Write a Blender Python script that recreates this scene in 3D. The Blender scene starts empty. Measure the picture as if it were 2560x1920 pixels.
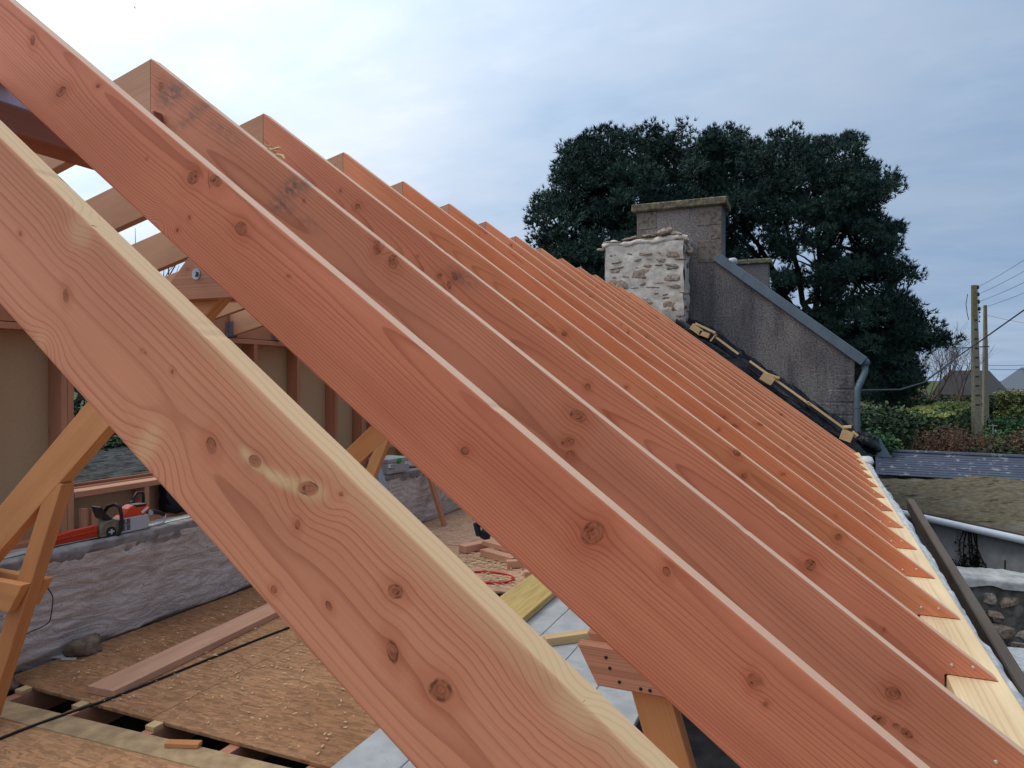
import bpy, math, random
import numpy as np
from mathutils import Vector, Matrix

random.seed(7)
rng = np.random.default_rng(11)
SC = bpy.context.scene
COL = SC.collection

# ------------------------------------------------------------------ camera
F_PX, YAW, PITCH, ROLL = 1753.2566, 0.4037, -0.0071, 0.0025      # focal length for a 2560 px wide frame
cy, sy, cp, sp = math.cos(YAW), math.sin(YAW), math.cos(PITCH), math.sin(PITCH)
R0 = Vector((cy, sy, 0))
FW = Vector((-sy * cp, cy * cp, sp))
U0 = R0.cross(FW)
RT = R0 * math.cos(ROLL) + U0 * math.sin(ROLL)
UP = U0 * math.cos(ROLL) - R0 * math.sin(ROLL)
cam_d = bpy.data.cameras.new("camera")
cam_d.sensor_width = 36.0
cam_d.lens = F_PX / 2560 * 36
cam_d.clip_start, cam_d.clip_end = 0.05, 6000
cam = bpy.data.objects.new("camera", cam_d)
COL.objects.link(cam)
cam.matrix_world = Matrix(((RT.x, UP.x, -FW.x, 0), (RT.y, UP.y, -FW.y, 0), (RT.z, UP.z, -FW.z, 0), (0, 0, 0, 1)))
SC.camera = cam

def ray(px, py):
    return FW + RT * ((px - 1280) / F_PX) - UP * ((py - 960) / F_PX)
def at(px, py, d):                     # point at distance d along the viewing axis
    return ray(px, py) * d
def on(px, py, ax, v):                 # point on an axis-aligned plane
    r = ray(px, py); return r * (v / r['xyz'.index(ax)])

# ------------------------------------------------------------------ world, sun, exposure
SUN_AZ, SUN_EL = math.radians(-106), math.radians(52)   # azimuth from +Y towards +X
SDIR = Vector((math.sin(SUN_AZ) * math.cos(SUN_EL), math.cos(SUN_AZ) * math.cos(SUN_EL), math.sin(SUN_EL)))
W = bpy.data.worlds.new("World"); SC.world = W; W.use_nodes = True
nt = W.node_tree; nt.nodes.clear()
class NT:
    def __init__(s, tree): s.t = tree
    def n(s, typ, **kw):
        nd = s.t.nodes.new(typ)
        for k, v in kw.items():
            if k == 'ins':
                for kk, vv in v.items(): s.put(nd, kk, vv)
            else: setattr(nd, k, v)
        return nd
    def put(s, nd, k, v):
        i = nd.inputs[k]
        if isinstance(v, bpy.types.NodeSocket): s.t.links.new(v, i)
        else:
            if isinstance(v, (tuple, list)) and i.type == 'RGBA' and len(v) == 3: v = (*v, 1)
            i.default_value = v
    def m(s, op, a, b=None, c=None):
        nd = s.n('ShaderNodeMath', operation=op); s.put(nd, 0, a)
        if b is not None: s.put(nd, 1, b)
        if c is not None: s.put(nd, 2, c)
        return nd.outputs[0]
    def vm(s, op, a, b=None, out=0):
        nd = s.n('ShaderNodeVectorMath', operation=op); s.put(nd, 0, a)
        if b is not None: s.put(nd, 1, b)
        return nd.outputs[out]
    def mix(s, f, a, b, typ='MIX'):
        nd = s.n('ShaderNodeMix', data_type='RGBA', blend_type=typ)
        s.put(nd, 0, f); s.put(nd, 6, a); s.put(nd, 7, b); return nd.outputs[2]
    def rng(s, v, a, b, c=0., d=1., smooth=True):
        nd = s.n('ShaderNodeMapRange', interpolation_type='SMOOTHSTEP' if smooth else 'LINEAR')
        for i, x in enumerate((v, a, b, c, d)): s.put(nd, i, x)
        return nd.outputs[0]
    def noise(s, vec, scale, detail=4., rough=.55, dist=0., out=0):
        nd = s.n('ShaderNodeTexNoise'); s.put(nd, 'Vector', vec)
        for k, v in (('Scale', scale), ('Detail', detail), ('Roughness', rough), ('Distortion', dist)): s.put(nd, k, v)
        return nd.outputs[out]
    def vor(s, vec, scale, feature='F1', out='Distance', rnd=1.):
        nd = s.n('ShaderNodeTexVoronoi', feature=feature); s.put(nd, 'Vector', vec); s.put(nd, 'Scale', scale); s.put(nd, 'Randomness', rnd)
        return nd.outputs[out]
    def mapv(s, vec, scale=(1, 1, 1), rot=(0, 0, 0), loc=(0, 0, 0)):
        nd = s.n('ShaderNodeMapping'); s.put(nd, 0, vec); s.put(nd, 1, loc); s.put(nd, 2, rot); s.put(nd, 3, scale); return nd.outputs[0]

w = NT(nt)
sky = w.n('ShaderNodeTexSky', sky_type='NISHITA', sun_disc=False, sun_elevation=SUN_EL, sun_rotation=SUN_AZ, air_density=1.2, dust_density=2.0, ozone_density=2.0)
tc = w.n('ShaderNodeTexCoord').outputs['Generated']
dirn = w.vm('NORMALIZE', tc)
sep = w.n('ShaderNodeSeparateXYZ', ins={0: dirn})
# a cloud sheet seen in perspective: project the direction on a plane overhead
zz = w.m('MAXIMUM', w.m('ADD', sep.outputs[2], .18), .05)
comb = w.n('ShaderNodeCombineXYZ', ins={0: w.m('DIVIDE', sep.outputs[0], zz), 1: w.m('DIVIDE', sep.outputs[1], zz), 2: 0.})
cl1 = w.noise(w.mapv(comb.outputs[0], (.8, 1.25, 1), (0, 0, .5)), 1.3, 5., .55)
cl2 = w.noise(w.mapv(comb.outputs[0], (1, 1.7, 1), (0, 0, -.3), (3, 1, 0)), 3.4, 4., .6)
sdot = w.vm('DOT_PRODUCT', dirn, tuple(SDIR), out=1)
glow = w.m('POWER', w.rng(sdot, -.35, 1., 0, 1, False), 2.2)
base = w.mix(glow, (2.65, 3.85, 5.70), (19.0, 20.2, 21.2))
base = w.mix(w.rng(sep.outputs[2], .0, .30, .30, 0.), base, (5.6, 6.6, 7.8))
base = w.mix(w.rng(cl1, .30, .72), w.mix(1., base, (.82, .90, .98), 'MULTIPLY'), w.mix(1., base, (1.13, 1.08, 1.04), 'MULTIPLY'))
base = w.mix(w.rng(cl2, .45, .75, 0, .35), base, w.mix(1., base, (1.22, 1.18, 1.14), 'MULTIPLY'))
cover = w.rng(cl1, .22, .5, .82, .98)
skyc = w.mix(cover, sky.outputs[0], base)
bg = w.n('ShaderNodeBackground', ins={0: skyc, 1: .1})
out = w.n('ShaderNodeOutputWorld', ins={0: bg.outputs[0]})
sun_d = bpy.data.lights.new("sun", 'SUN'); sun_d.energy = 1.1; sun_d.angle = math.radians(24); sun_d.color = (1, .95, .88)
sun = bpy.data.objects.new("sun", sun_d); COL.objects.link(sun)
sun.rotation_euler = SDIR.to_track_quat('Z', 'Y').to_euler()
SC.view_settings.view_transform = 'Standard'; SC.view_settings.look = 'None'
SC.view_settings.exposure = -0.02; SC.view_settings.gamma = 1.0
SC.cycles.max_bounces = 5; SC.cycles.diffuse_bounces = 3; SC.cycles.glossy_bounces = 2; SC.cycles.transmission_bounces = 1
W.cycles.sampling_method = 'MANUAL'; W.cycles.sample_map_resolution = 512
SC.cycles.use_denoising = True

# ------------------------------------------------------------------ helpers
PERM = np.random.default_rng(3).permutation(256)
def vnoise(x, y, z=0., seed=0):
    x, y, z = np.broadcast_arrays(np.asarray(x, float), np.asarray(y, float), np.asarray(z, float) + seed * 17.3)
    xi, yi, zi = (np.floor(q).astype(int) for q in (x, y, z))
    fx, fy, fz = x - xi, y - yi, z - zi
    fx, fy, fz = (q * q * (3 - 2 * q) for q in (fx, fy, fz))
    def h(a, b, c): return PERM[(PERM[(PERM[a & 255] + b) & 255] + c) & 255] / 127.5 - 1
    r = 0
    for dx in (0, 1):
        for dy in (0, 1):
            for dz in (0, 1):
                r = r + h(xi + dx, yi + dy, zi + dz) * (fx if dx else 1 - fx) * (fy if dy else 1 - fy) * (fz if dz else 1 - fz)
    return r
def fbm(x, y, z=0., o=4, seed=0):
    r = 0; a = 1.
    for i in range(o):
        r = r + a * vnoise(np.asarray(x) * 2 ** i, np.asarray(y) * 2 ** i, np.asarray(z) * 2 ** i, seed + i); a *= .5
    return r

def mesh_from(name, v, f):
    me = bpy.data.meshes.new(name)
    me.from_pydata([tuple(map(float, p)) for p in v], [], f); me.update(); return me
def grid_mesh(name, v, quads):
    v = np.asarray(v, np.float32); q = np.asarray(quads, np.int32)
    me = bpy.data.meshes.new(name)
    k = q.shape[1]
    me.vertices.add(len(v)); me.vertices.foreach_set('co', v.ravel())
    me.loops.add(q.size); me.loops.foreach_set('vertex_index', q.ravel())
    me.polygons.add(len(q)); me.polygons.foreach_set('loop_start', np.arange(0, q.size, k, dtype=np.int32))
    me.polygons.foreach_set('loop_total', np.full(len(q), k, np.int32))
    me.update(calc_edges=True); me.validate(); return me
def fattr(me, name, arr):
    a = me.attributes.new(name, 'FLOAT', 'POINT'); a.data.foreach_set('value', np.asarray(arr, np.float32).ravel())
def vattr(me, name, arr):
    a = me.attributes.new(name, 'FLOAT_VECTOR', 'POINT'); a.data.foreach_set('vector', np.asarray(arr, np.float32).ravel())
def obj(name, me, mat=None, parent=None, smooth=False, bevel=0., loc=None):
    o = bpy.data.objects.new(name, me); COL.objects.link(o)
    if mat is not None and not me.materials: me.materials.append(mat)
    if smooth: me.polygons.foreach_set('use_smooth', np.ones(len(me.polygons), bool))
    if parent is not None: o.parent = parent
    if loc is not None: o.location = loc
    if bevel:
        b = o.modifiers.new('bevel', 'BEVEL'); b.width = bevel; b.segments = 1; b.limit_method = 'ANGLE'
    return o
def tag(o, label=None, cat=None, group=None, kind=None):
    if label: o['label'] = label
    if cat: o['category'] = cat
    if group: o['group'] = group
    if kind: o['kind'] = kind
    return o
def thing(name, label, cat, group=None, loc=(0, 0, 0)):
    o = bpy.data.objects.new(name, None); COL.objects.link(o); o.location = loc; o.empty_display_size = .1
    return tag(o, label, cat, group)
class MB:
    def __init__(s): s.v = []; s.f = []
    def add(s, v, f):
        n = len(s.v); s.v += [tuple(map(float, p)) for p in v]; s.f += [tuple(i + n for i in q) for q in f]; return s
    def box(s, x0, x1, y0, y1, z0, z1):
        return s.add([(x0, y0, z0), (x1, y0, z0), (x1, y1, z0), (x0, y1, z0), (x0, y0, z1), (x1, y0, z1), (x1, y1, z1), (x0, y1, z1)],
                     [(0, 3, 2, 1), (4, 5, 6, 7), (0, 1, 5, 4), (1, 2, 6, 5), (2, 3, 7, 6), (3, 0, 4, 7)])
    def obox(s, c, ex, ey, ez):
        c = Vector(c); ex, ey, ez = Vector(ex), Vector(ey), Vector(ez)
        p = [c + ex * a + ey * b + ez * d for d in (-1, 1) for a, b in ((-1, -1), (1, -1), (1, 1), (-1, 1))]
        return s.add(p, [(0, 3, 2, 1), (4, 5, 6, 7), (0, 1, 5, 4), (1, 2, 6, 5), (2, 3, 7, 6), (3, 0, 4, 7)])
    def prism(s, poly, y0, y1):        # polygon in XZ, extruded along Y
        n = len(poly)
        v = [(x, y0, z) for x, z in poly] + [(x, y1, z) for x, z in poly]
        f = [tuple(range(n)), tuple(range(2 * n - 1, n - 1, -1))]
        f += [(i, i + n, (i + 1) % n + n, (i + 1) % n) for i in range(n)]
        return s.add(v, f)
    def tube(s, pts, r, n=8, cap=True):
        pts = [Vector(p) for p in pts]; rs = r if isinstance(r, (list, tuple)) else [r] * len(pts)
        v = []; f = []; ref = Vector((0, 0, 1)); prev = None
        for i, p in enumerate(pts):
            d = (pts[min(i + 1, len(pts) - 1)] - pts[max(i - 1, 0)]).normalized()
            if prev is None:
                a = d.cross(ref) if abs(d.z) < .95 else d.cross(Vector((1, 0, 0)))
            else: a = prev - d * prev.dot(d)
            a.normalize(); prev = a; b = d.cross(a)
            v += [p + (a * math.cos(2 * math.pi * k / n) + b * math.sin(2 * math.pi * k / n)) * rs[i] for k in range(n)]
        for i in range(len(pts) - 1):
            for k in range(n): f.append((i * n + k, i * n + (k + 1) % n, (i + 1) * n + (k + 1) % n, (i + 1) * n + k))
        if cap: f += [tuple(range(n - 1, -1, -1)), tuple(range((len(pts) - 1) * n, len(pts) * n))]
        return s.add(v, f)
    def lathe(s, prof, c, axis, n=16):  # prof = [(radius, along)]
        axis = Vector(axis).normalized(); a = axis.orthogonal().normalized(); b = axis.cross(a); c = Vector(c); v = []; f = []
        for r, h in prof: v += [c + axis * h + (a * math.cos(2 * math.pi * k / n) + b * math.sin(2 * math.pi * k / n)) * r for k in range(n)]
        for i in range(len(prof) - 1):
            for k in range(n): f.append((i * n + k, i * n + (k + 1) % n, (i + 1) * n + (k + 1) % n, (i + 1) * n + k))
        f += [tuple(range(n - 1, -1, -1)), tuple(range((len(prof) - 1) * n, len(prof) * n))]
        return s.add(v, f)
    def build(s, name, mat, parent=None, smooth=False, bevel=0.):
        return obj(name, mesh_from(name, s.v, s.f), mat, parent, smooth, bevel)
def gc_attr(me, origin, ax, bx, cx):
    v = np.zeros(len(me.vertices) * 3, np.float32); me.vertices.foreach_get('co', v); v = v.reshape(-1, 3) - np.array(origin)
    off = np.array([random.uniform(0, 20), random.uniform(-.04, .04), random.uniform(-.03, .03)])
    vattr(me, 'gc', np.stack([v @ np.array(ax), v @ np.array(bx), v @ np.array(cx)], 1) + off)
def timber(name, P0, P1, wid, thk, mat, parent=None, side=(0, 0, 1), bevel=.003):
    """squared timber from P0 to P1; wid is measured along `side`, thk across it"""
    P0, P1 = Vector(P0), Vector(P1); d = (P1 - P0); L = d.length; d.normalize()
    s = Vector(side); s = (s - d * s.dot(d)).normalized(); t = d.cross(s)
    m = MB().obox((P0 + P1) / 2, d * L / 2, s * wid / 2, t * thk / 2)
    o = m.build(name, mat, parent, bevel=bevel); gc_attr(o.data, P0, d, s, t); return o
def prism_timber(name, poly, y0, y1, mat, parent=None, ang=0., bevel=.003):
    o = MB().prism(poly, y0, y1).build(name, mat, parent, bevel=bevel)
    gc_attr(o.data, (poly[0][0], y0, poly[0][1]), (math.cos(ang), 0, math.sin(ang)), (-math.sin(ang), 0, math.cos(ang)), (0, 1, 0)); return o
def displace(me, fn):
    v = np.zeros(len(me.vertices) * 3, np.float32); me.vertices.foreach_get('co', v); v = v.reshape(-1, 3)
    v2 = fn(v).astype(np.float32); me.vertices.foreach_set('co', v2.ravel()); me.update()
def sheet(us, vs, fn):
    """grid of quads; fn(U,V) -> (n,m,3)"""
    U, V = np.meshgrid(us, vs, indexing='ij'); P = fn(U, V); n, m = U.shape
    idx = np.arange(n * m).reshape(n, m)
    q = np.stack([idx[:-1, :-1], idx[1:, :-1], idx[1:, 1:], idx[:-1, 1:]], -1).reshape(-1, 4)
    return P.reshape(-1, 3), q
ICO_V = None
def rock_mesh(name, size, seed, sub=2, rough=.25):
    import bmesh
    bm = bmesh.new(); bmesh.ops.create_icosphere(bm, subdivisions=sub, radius=1.)
    v = np.array([p.co[:] for p in bm.verts]); f = [tuple(x.index for x in fc.verts) for fc in bm.faces]; bm.free()
    v = np.sign(v) * np.abs(v) ** .62                       # squarish
    v = v * (1 + rough * fbm(v[:, 0] * 1.3 + seed, v[:, 1] * 1.3, v[:, 2] * 1.3, 3, seed)[:, None])
    return mesh_from(name, v * np.array(size), f)

# ------------------------------------------------------------------ materials
MATS = {}
def material(name):
    m = bpy.data.materials.new(name); m.use_nodes = True; m.node_tree.nodes.clear(); t = NT(m.node_tree)
    bs = t.n('ShaderNodeBsdfPrincipled'); t.n('ShaderNodeOutputMaterial', ins={0: bs.outputs[0]})
    MATS[name] = m; return m, t, bs
def bump(t, bs, h, strength=.3, dist=.01):
    b = t.n('ShaderNodeBump', ins={'Strength': strength, 'Distance': dist, 'Height': h}); t.put(bs, 'Normal', b.outputs[0])
def wcoord(t): return t.n('ShaderNodeNewGeometry').outputs['Position']
def ocoord(t): return t.n('ShaderNodeTexCoord').outputs['Object']
def wood_core(t, bs, psi, gc, early, late, lineamt=.8, knot=None, sap=None, stain=None, sap_toplight_col=(.66, .43, .225), var=.12, power=2.2):
    """latewood darkens slowly and ends sharply, as growth rings do"""
    s = t.m('FRACT', psi)
    L = t.m('MULTIPLY', t.m('POWER', t.rng(s, .25, .93), power), t.rng(s, .94, 1., 1., 0.))
    ringid = t.m('FLOOR', psi)
    wn = t.n('ShaderNodeTexWhiteNoise', noise_dimensions='1D', ins={'W': ringid})
    L = t.m('MULTIPLY', L, t.m('MULTIPLY_ADD', wn.outputs[0], .65, .45))
    fib = t.noise(t.mapv(gc, (4, 260, 260)), 1., 1., .6)
    big = t.noise(t.mapv(gc, (1.6, 9, 9)), 1., 2., .55)
    oi = t.n('ShaderNodeObjectInfo').outputs['Random']
    c = t.mix(t.m('MULTIPLY', L, lineamt), early, late)
    c = t.mix(1., c, t.n('ShaderNodeCombineColor', ins={0: t.rng(big, .25, .75, 1 - var, 1 + var, False), 1: t.rng(big, .25, .75, 1 - var * 1.35, 1 + var * 1.35, False), 2: t.rng(big, .25, .75, 1 - var * 1.5, 1 + var * 1.5, False)}).outputs[0], 'MULTIPLY')
    c = t.mix(t.rng(fib, .35, .8, 0, .22), c, t.mix(1., c, (.6, .52, .5), 'MULTIPLY'))
    hs = t.n('ShaderNodeHueSaturation', ins={'Hue': t.m('MULTIPLY_ADD', oi, .005, .498), 'Saturation': t.m('MULTIPLY_ADD', oi, -.05, 1.03), 'Value': t.m('MULTIPLY_ADD', t.m('FRACT', t.m('MULTIPLY', oi, 7.31)), .14, .93), 'Color': c})
    c = hs.outputs[0]
    if sap is not None:
        sc2 = t.mix(t.m('MULTIPLY', L, .42), sap_toplight_col, tuple(x * .6 for x in sap_toplight_col))
        c = t.mix(sap, c, sc2)
    if knot is not None:
        kz = t.noise(t.mapv(gc, (45, 45, 45)), 1., 2., .65)
        knot = t.m('ADD', knot, t.m('MULTIPLY', t.m('SUBTRACT', kz, .5), .55))
        halo = t.rng(knot, .5, 2.1, 1., 0.)
        c = t.mix(t.m('MULTIPLY', halo, .38), c, t.mix(1., c, (.72, .48, .38), 'MULTIPLY'))
        kr = t.m('SINE', t.m('MULTIPLY', knot, 30.))
        core = t.mix(t.rng(kr, -.8, 1., 0, .6), (.42, .145, .072), (.25, .076, .036))
        core = t.mix(t.rng(kz, .35, .7), core, t.mix(1., core, (.62, .55, .5), 'MULTIPLY'))
        c = t.mix(t.rng(knot, .36, .70, .88, 0.), c, core)
        rim = t.m('MULTIPLY', t.m('MULTIPLY', t.rng(knot, .42, .52), t.rng(knot, .55, .66, 1., 0.)), t.rng(kz, .40, .62))
        c = t.mix(t.m('MULTIPLY', rim, .75), c, (.06, .021, .012))
        crk = t.noise(t.mapv(gc, (150, 60, 60), (0, 0, .5)), 1., 0., .5)
        c = t.mix(t.m('MULTIPLY', t.rng(knot, .2, .42, .7, 0.), t.rng(crk, .60, .66)), c, (.035, .012, .007))
    if stain is not None:
        st = t.m('MULTIPLY', stain, t.rng(t.noise(t.mapv(gc, (25, 60, 60)), 1., 4., .65), .3, .62))
        c = t.mix(t.m('MULTIPLY', st, .92), c, (.095, .085, .082))
    t.put(bs, 'Base Color', c); t.put(bs, 'Roughness', .66); t.put(bs, 'Specular IOR Level', .18)
    h = t.m('ADD', t.m('MULTIPLY', L, -.5), t.m('MULTIPLY', fib, .6))
    bump(t, bs, h, .16, .0012)
def attr(t, n, vec=False): return t.n('ShaderNodeAttribute', attribute_name=n).outputs['Vector' if vec else 'Fac']
def hero_wood(name, early, late, amt=.8, power=2.2, sap_toplight_col=(.76, .50, .345)):
    m, t, bs = material(name)
    wood_core(t, bs, attr(t, 'psi'), attr(t, 'gc', 1), early, late, amt, attr(t, 'kn'), attr(t, 'sap'), attr(t, 'stain'), power=power, sap_toplight_col=sap_toplight_col); return m
def wood(name, early, late, ring=.007, pith=(.10, .06), amt=.7, knots=True):
    m, t, bs = material(name); gc = attr(t, 'gc', 1)
    s3 = t.n('ShaderNodeSeparateXYZ', ins={0: gc})
    wob = t.noise(t.mapv(gc, (.9, 5, 5)), 1., 3., .5)
    dy = t.m('ADD', t.m('SUBTRACT', s3.outputs[1], pith[0]), t.m('MULTIPLY', t.m('SUBTRACT', wob, .5), .05))
    dz = t.m('SUBTRACT', s3.outputs[2], pith[1])
    r = t.m('SQRT', t.m('ADD', t.m('MULTIPLY', dy, dy), t.m('MULTIPLY', dz, dz)))
    psi = t.m('DIVIDE', r, ring)
    kn = None
    if knots:
        vd = t.n('ShaderNodeTexVoronoi', ins={'Vector': t.mapv(gc, (3.2, 6.5, 2.0)), 'Scale': 1.})
        kn = t.m('MULTIPLY_ADD', vd.outputs['Distance'], 9.5, t.rng(t.n('ShaderNodeSeparateColor', ins={0: vd.outputs['Color']}).outputs[0], .35, .45, 0, 9))
    wood_core(t, bs, psi, gc, early, late, amt, kn); return m
fir1 = hero_wood('fir_face_wide_rings', (.590, .224, .124), (.345, .102, .050), .60, 4.0, (.72, .48, .26))
fir2 = hero_wood('fir_face_pink', (.605, .220, .124), (.345, .095, .049), .62, 3.4)
fir3 = hero_wood('fir_face_orange', (.640, .222, .107), (.390, .102, .044), .56, 2.8)
fir_t = wood('fir_truss', (.60, .275, .115), (.40, .15, .052), .006, (.11, .07), .6)
fir_s = wood('fir_stud', (.52, .245, .15), (.31, .115, .068), .006, (.08, .06), .55)
fir_l = wood('fir_left_slope', (.50, .26, .155), (.30, .12, .07), .0055, (.16, .09), .6)
fir_b = wood('fir_ridge_beam', (.34, .135, .085), (.21, .07, .045), .006, (.14, .1), .6)
spruce = wood('spruce_plate', (.66, .485, .285), (.48, .315, .165), .008, (.04, .12), .5)
pale = wood('pale_batten', (.62, .43, .22), (.44, .27, .12), .007, (.05, .05), .5)
pinkpl = wood('planed_pink', (.60, .33, .22), (.42, .19, .12), .007, (.05, .16), .5)
oldwood = wood('weathered_dark_timber', (.12, .092, .07), (.05, .036, .027), .008, (.08, .05), .6)

def simple(name, colr, rough=.7, spec=.3, metal=0., nscale=0., namt=.15, bumpamt=0., bdist=.005, coord='w'):
    m, t, bs = material(name); c = colr
    if nscale:
        P = wcoord(t) if coord == 'w' else ocoord(t)
        nz = t.noise(P, nscale, 5., .6)
        c = t.mix(t.rng(nz, .25, .75, 0, 1), tuple(x * (1 - namt) for x in colr), tuple(min(1, x * (1 + namt)) for x in colr))
        if bumpamt: bump(t, bs, nz, bumpamt, bdist)
    t.put(bs, 'Base Color', c); t.put(bs, 'Roughness', rough); t.put(bs, 'Specular IOR Level', spec); t.put(bs, 'Metallic', metal)
    return m

def osb_mat(name, tint, dirt=.5):
    m, t, bs = material(name); P = wcoord(t)
    def layer(rot, sx, sy, loc):
        q = t.mapv(P, (sx, sy, 1), (0, 0, rot), loc)
        q = t.vm('ADD', q, t.vm('MULTIPLY', t.noise(P, 7., 1., .5, 0, 1), (.35, .5, 0.)))
        v = t.n('ShaderNodeTexVoronoi', ins={'Vector': q, 'Scale': 1.})
        return t.n('ShaderNodeSeparateColor', ins={0: v.outputs['Color']}).outputs[0], v.outputs['Distance']
    ca, da = layer(.25, 10, 60, (0, 0, 0)); cb, db = layer(1.2, 11, 64, (4, 2, 0)); cc_, dc = layer(-.7, 9, 55, (1, 7, 0))
    sel = t.noise(P, 13., 2., .5)
    v = t.mix(t.rng(sel, .44, .5), ca, cb); v = t.mix(t.rng(t.noise(P, 17., 2., .5), .52, .58), v, cc_)
    v = t.n('ShaderNodeRGBToBW', ins={0: v}).outputs[0]
    c = t.mix(v, tuple(x * .66 for x in tint), tuple(min(1, x * 1.2) for x in tint))
    wet = t.noise(P, 1.1, 4., .6)
    c = t.mix(t.rng(wet, .42, .62, 0, dirt), c, t.mix(1., c, (.55, .46, .40), 'MULTIPLY'))
    fl = t.noise(t.mapv(P, (60, 90, 1), (0, 0, .6)), 1., 2., .5)
    c = t.mix(t.rng(fl, .74, .80, 0, .4), c, (.58, .42, .25))
    t.put(bs, 'Base Color', c); t.put(bs, 'Roughness', .8); t.put(bs, 'Specular IOR Level', .2)
    bump(t, bs, v, .25, .004); return m
osb = osb_mat('strand_board', (.40, .212, .108), .5)
osb2 = osb_mat('strand_board_dusty', (.47, .25, .125), .3)
osb3 = osb_mat('strand_board_far', (.56, .345, .225), .15)

def plaster_mat():
    m, t, bs = material('rough_lime_plaster'); P = wcoord(t)
    q = t.mapv(P, (1, .6, 1.9))
    sw = t.noise(q, 5.5, 5., .6, 3.0); fine = t.noise(P, 60., 4., .6)
    c = t.mix(t.rng(sw, .3, .7), (.52, .47, .45), (.70, .645, .61))
    c = t.mix(t.rng(t.noise(P, 2.2, 4., .6), .55, .7, 0, .6), c, (.27, .21, .17))
    pit = t.rng(t.noise(P, 38., 3., .65), .66, .74)
    c = t.mix(pit, c, (.06, .05, .048))
    t.put(bs, 'Base Color', c); t.put(bs, 'Roughness', .95); t.put(bs, 'Specular IOR Level', .1)
    bump(t, bs, t.m('ADD', t.m('MULTIPLY', sw, 1.), t.m('MULTIPLY', fine, .3)), .75, .028); return m
plaster = plaster_mat()
concrete = simple('grey_concrete', (.27, .255, .25), .9, .2, 0, 14, .28, .5, .01)
lime = simple('white_lime', (.50, .50, .485), .95, .1, 0, 22, .22, .8, .012)
cement = simple('cement_cap', (.43, .42, .40), .9, .15, 0, 7, .25, .4, .006)
tanboard = simple('tan_fibre_board', (.46, .31, .185), .95, .1, 0, 160, .10, .25, .001)
def greyboard_mat():
    m, t, bs = material('grey_board'); P = wcoord(t)
    nz = t.noise(P, 5., 5., .6); sp_ = t.noise(P, 45., 3., .6)
    c = t.mix(t.rng(nz, .3, .7), (.33, .345, .35), (.44, .455, .455))
    c = t.mix(t.rng(sp_, .68, .76, 0, .7), c, (.12, .115, .11))
    c = t.mix(t.rng(t.noise(t.mapv(P, (7, 7, 7), loc=(3, 1, 0)), 1., 4., .6), .62, .7, 0, .6), c, (.42, .26, .16))
    t.put(bs, 'Base Color', c); t.put(bs, 'Roughness', .75); bump(t, bs, sp_, .2, .003); return m
greyb = greyboard_mat()
def yply_mat():
    m, t, bs = material('yellow_shuttering_board'); P = wcoord(t)
    g = t.noise(t.mapv(P, (40, 2.5, 40)), 1., 5., .6); d = t.noise(P, 6., 4., .6)
    c = t.mix(t.rng(g, .3, .7), (.42, .28, .085), (.58, .42, .15)); c = t.mix(t.rng(d, .6, .75, 0, .6), c, (.26, .17, .07))
    t.put(bs, 'Base Color', c); t.put(bs, 'Roughness', .55); return m
yply = yply_mat()
def render_mat():
    m, t, bs = material('old_grey_roughcast'); P = wcoord(t)
    g = t.noise(P, 42., 4., .68); b = t.noise(P, 1.1, 5., .6); st = t.noise(t.mapv(P, (5, 5, .7)), 1., 4., .6)
    c = t.mix(t.rng(g, .32, .68), (.080, .076, .078), (.215, .20, .197))
    c = t.mix(t.rng(b, .35, .65, 0, .75), c, t.mix(1., c, (1.06, 1.0, .96), 'MULTIPLY'))
    c = t.mix(t.rng(st, .45, .70, 0, .8), c, t.mix(1., c, (.55, .55, .60), 'MULTIPLY'))
    c = t.mix(t.rng(t.noise(t.mapv(P, (.9, .9, .6), loc=(2, 5, 1)), 1.6, 4., .6), .42, .66), t.mix(1., c, (.82, .82, .84), 'MULTIPLY'), t.mix(1., c, (1.32, 1.27, 1.22), 'MULTIPLY'))
    w_ = t.rng(t.vor(P, 9., 'F1'), .05, .10, 1., 0.); w_ = t.m('MULTIPLY', w_, t.rng(t.noise(P, 1.7, 3., .5), .55, .65))
    c = t.mix(w_, c, (.42, .42, .38))
    t.put(bs, 'Base Color', c); t.put(bs, 'Roughness', .95); t.put(bs, 'Specular IOR Level', .1); bump(t, bs, g, .7, .012); return m
rough = render_mat()
def lichen_mat(name, a, b, c3=(.22, .20, .10)):
    m, t, bs = material(name); P = wcoord(t)
    n1 = t.noise(P, 16., 5., .65); c = t.mix(t.rng(n1, .3, .7), a, b)
    c = t.mix(t.rng(t.noise(P, 7., 4., .6), .5, .64), c, c3)
    c = t.mix(t.rng(t.vor(P, 14.), .05, .12, .8, 0), c, (.42, .42, .36))
    t.put(bs, 'Base Color', c); t.put(bs, 'Roughness', .95); t.put(bs, 'Specular IOR Level', .1); bump(t, bs, n1, .7, .02); return m
lichen = lichen_mat('lichen_covered_stone', (.07, .06, .045), (.17, .15, .10))
quoin = lichen_mat('granite_quoin', (.085, .070, .060), (.215, .175, .145), (.17, .145, .125))
def stone_mat():
    m, t, bs = material('rubble_stone'); P = wcoord(t); oi = t.n('ShaderNodeObjectInfo').outputs['Random']
    n1 = t.noise(P, 26., 5., .66); g = t.mix(oi, (.22, .165, .125), (.30, .262, .228)); 
    c = t.mix(t.rng(n1, .25, .75), t.mix(1., g, (.5, .47, .45), 'MULTIPLY'), t.mix(1., g, (1.6, 1.55, 1.5), 'MULTIPLY'))
    t.put(bs, 'Base Color', c); t.put(bs, 'Roughness', .92); t.put(bs, 'Specular IOR Level', .15); bump(t, bs, n1, .6, .015); return m
stone = stone_mat()
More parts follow.
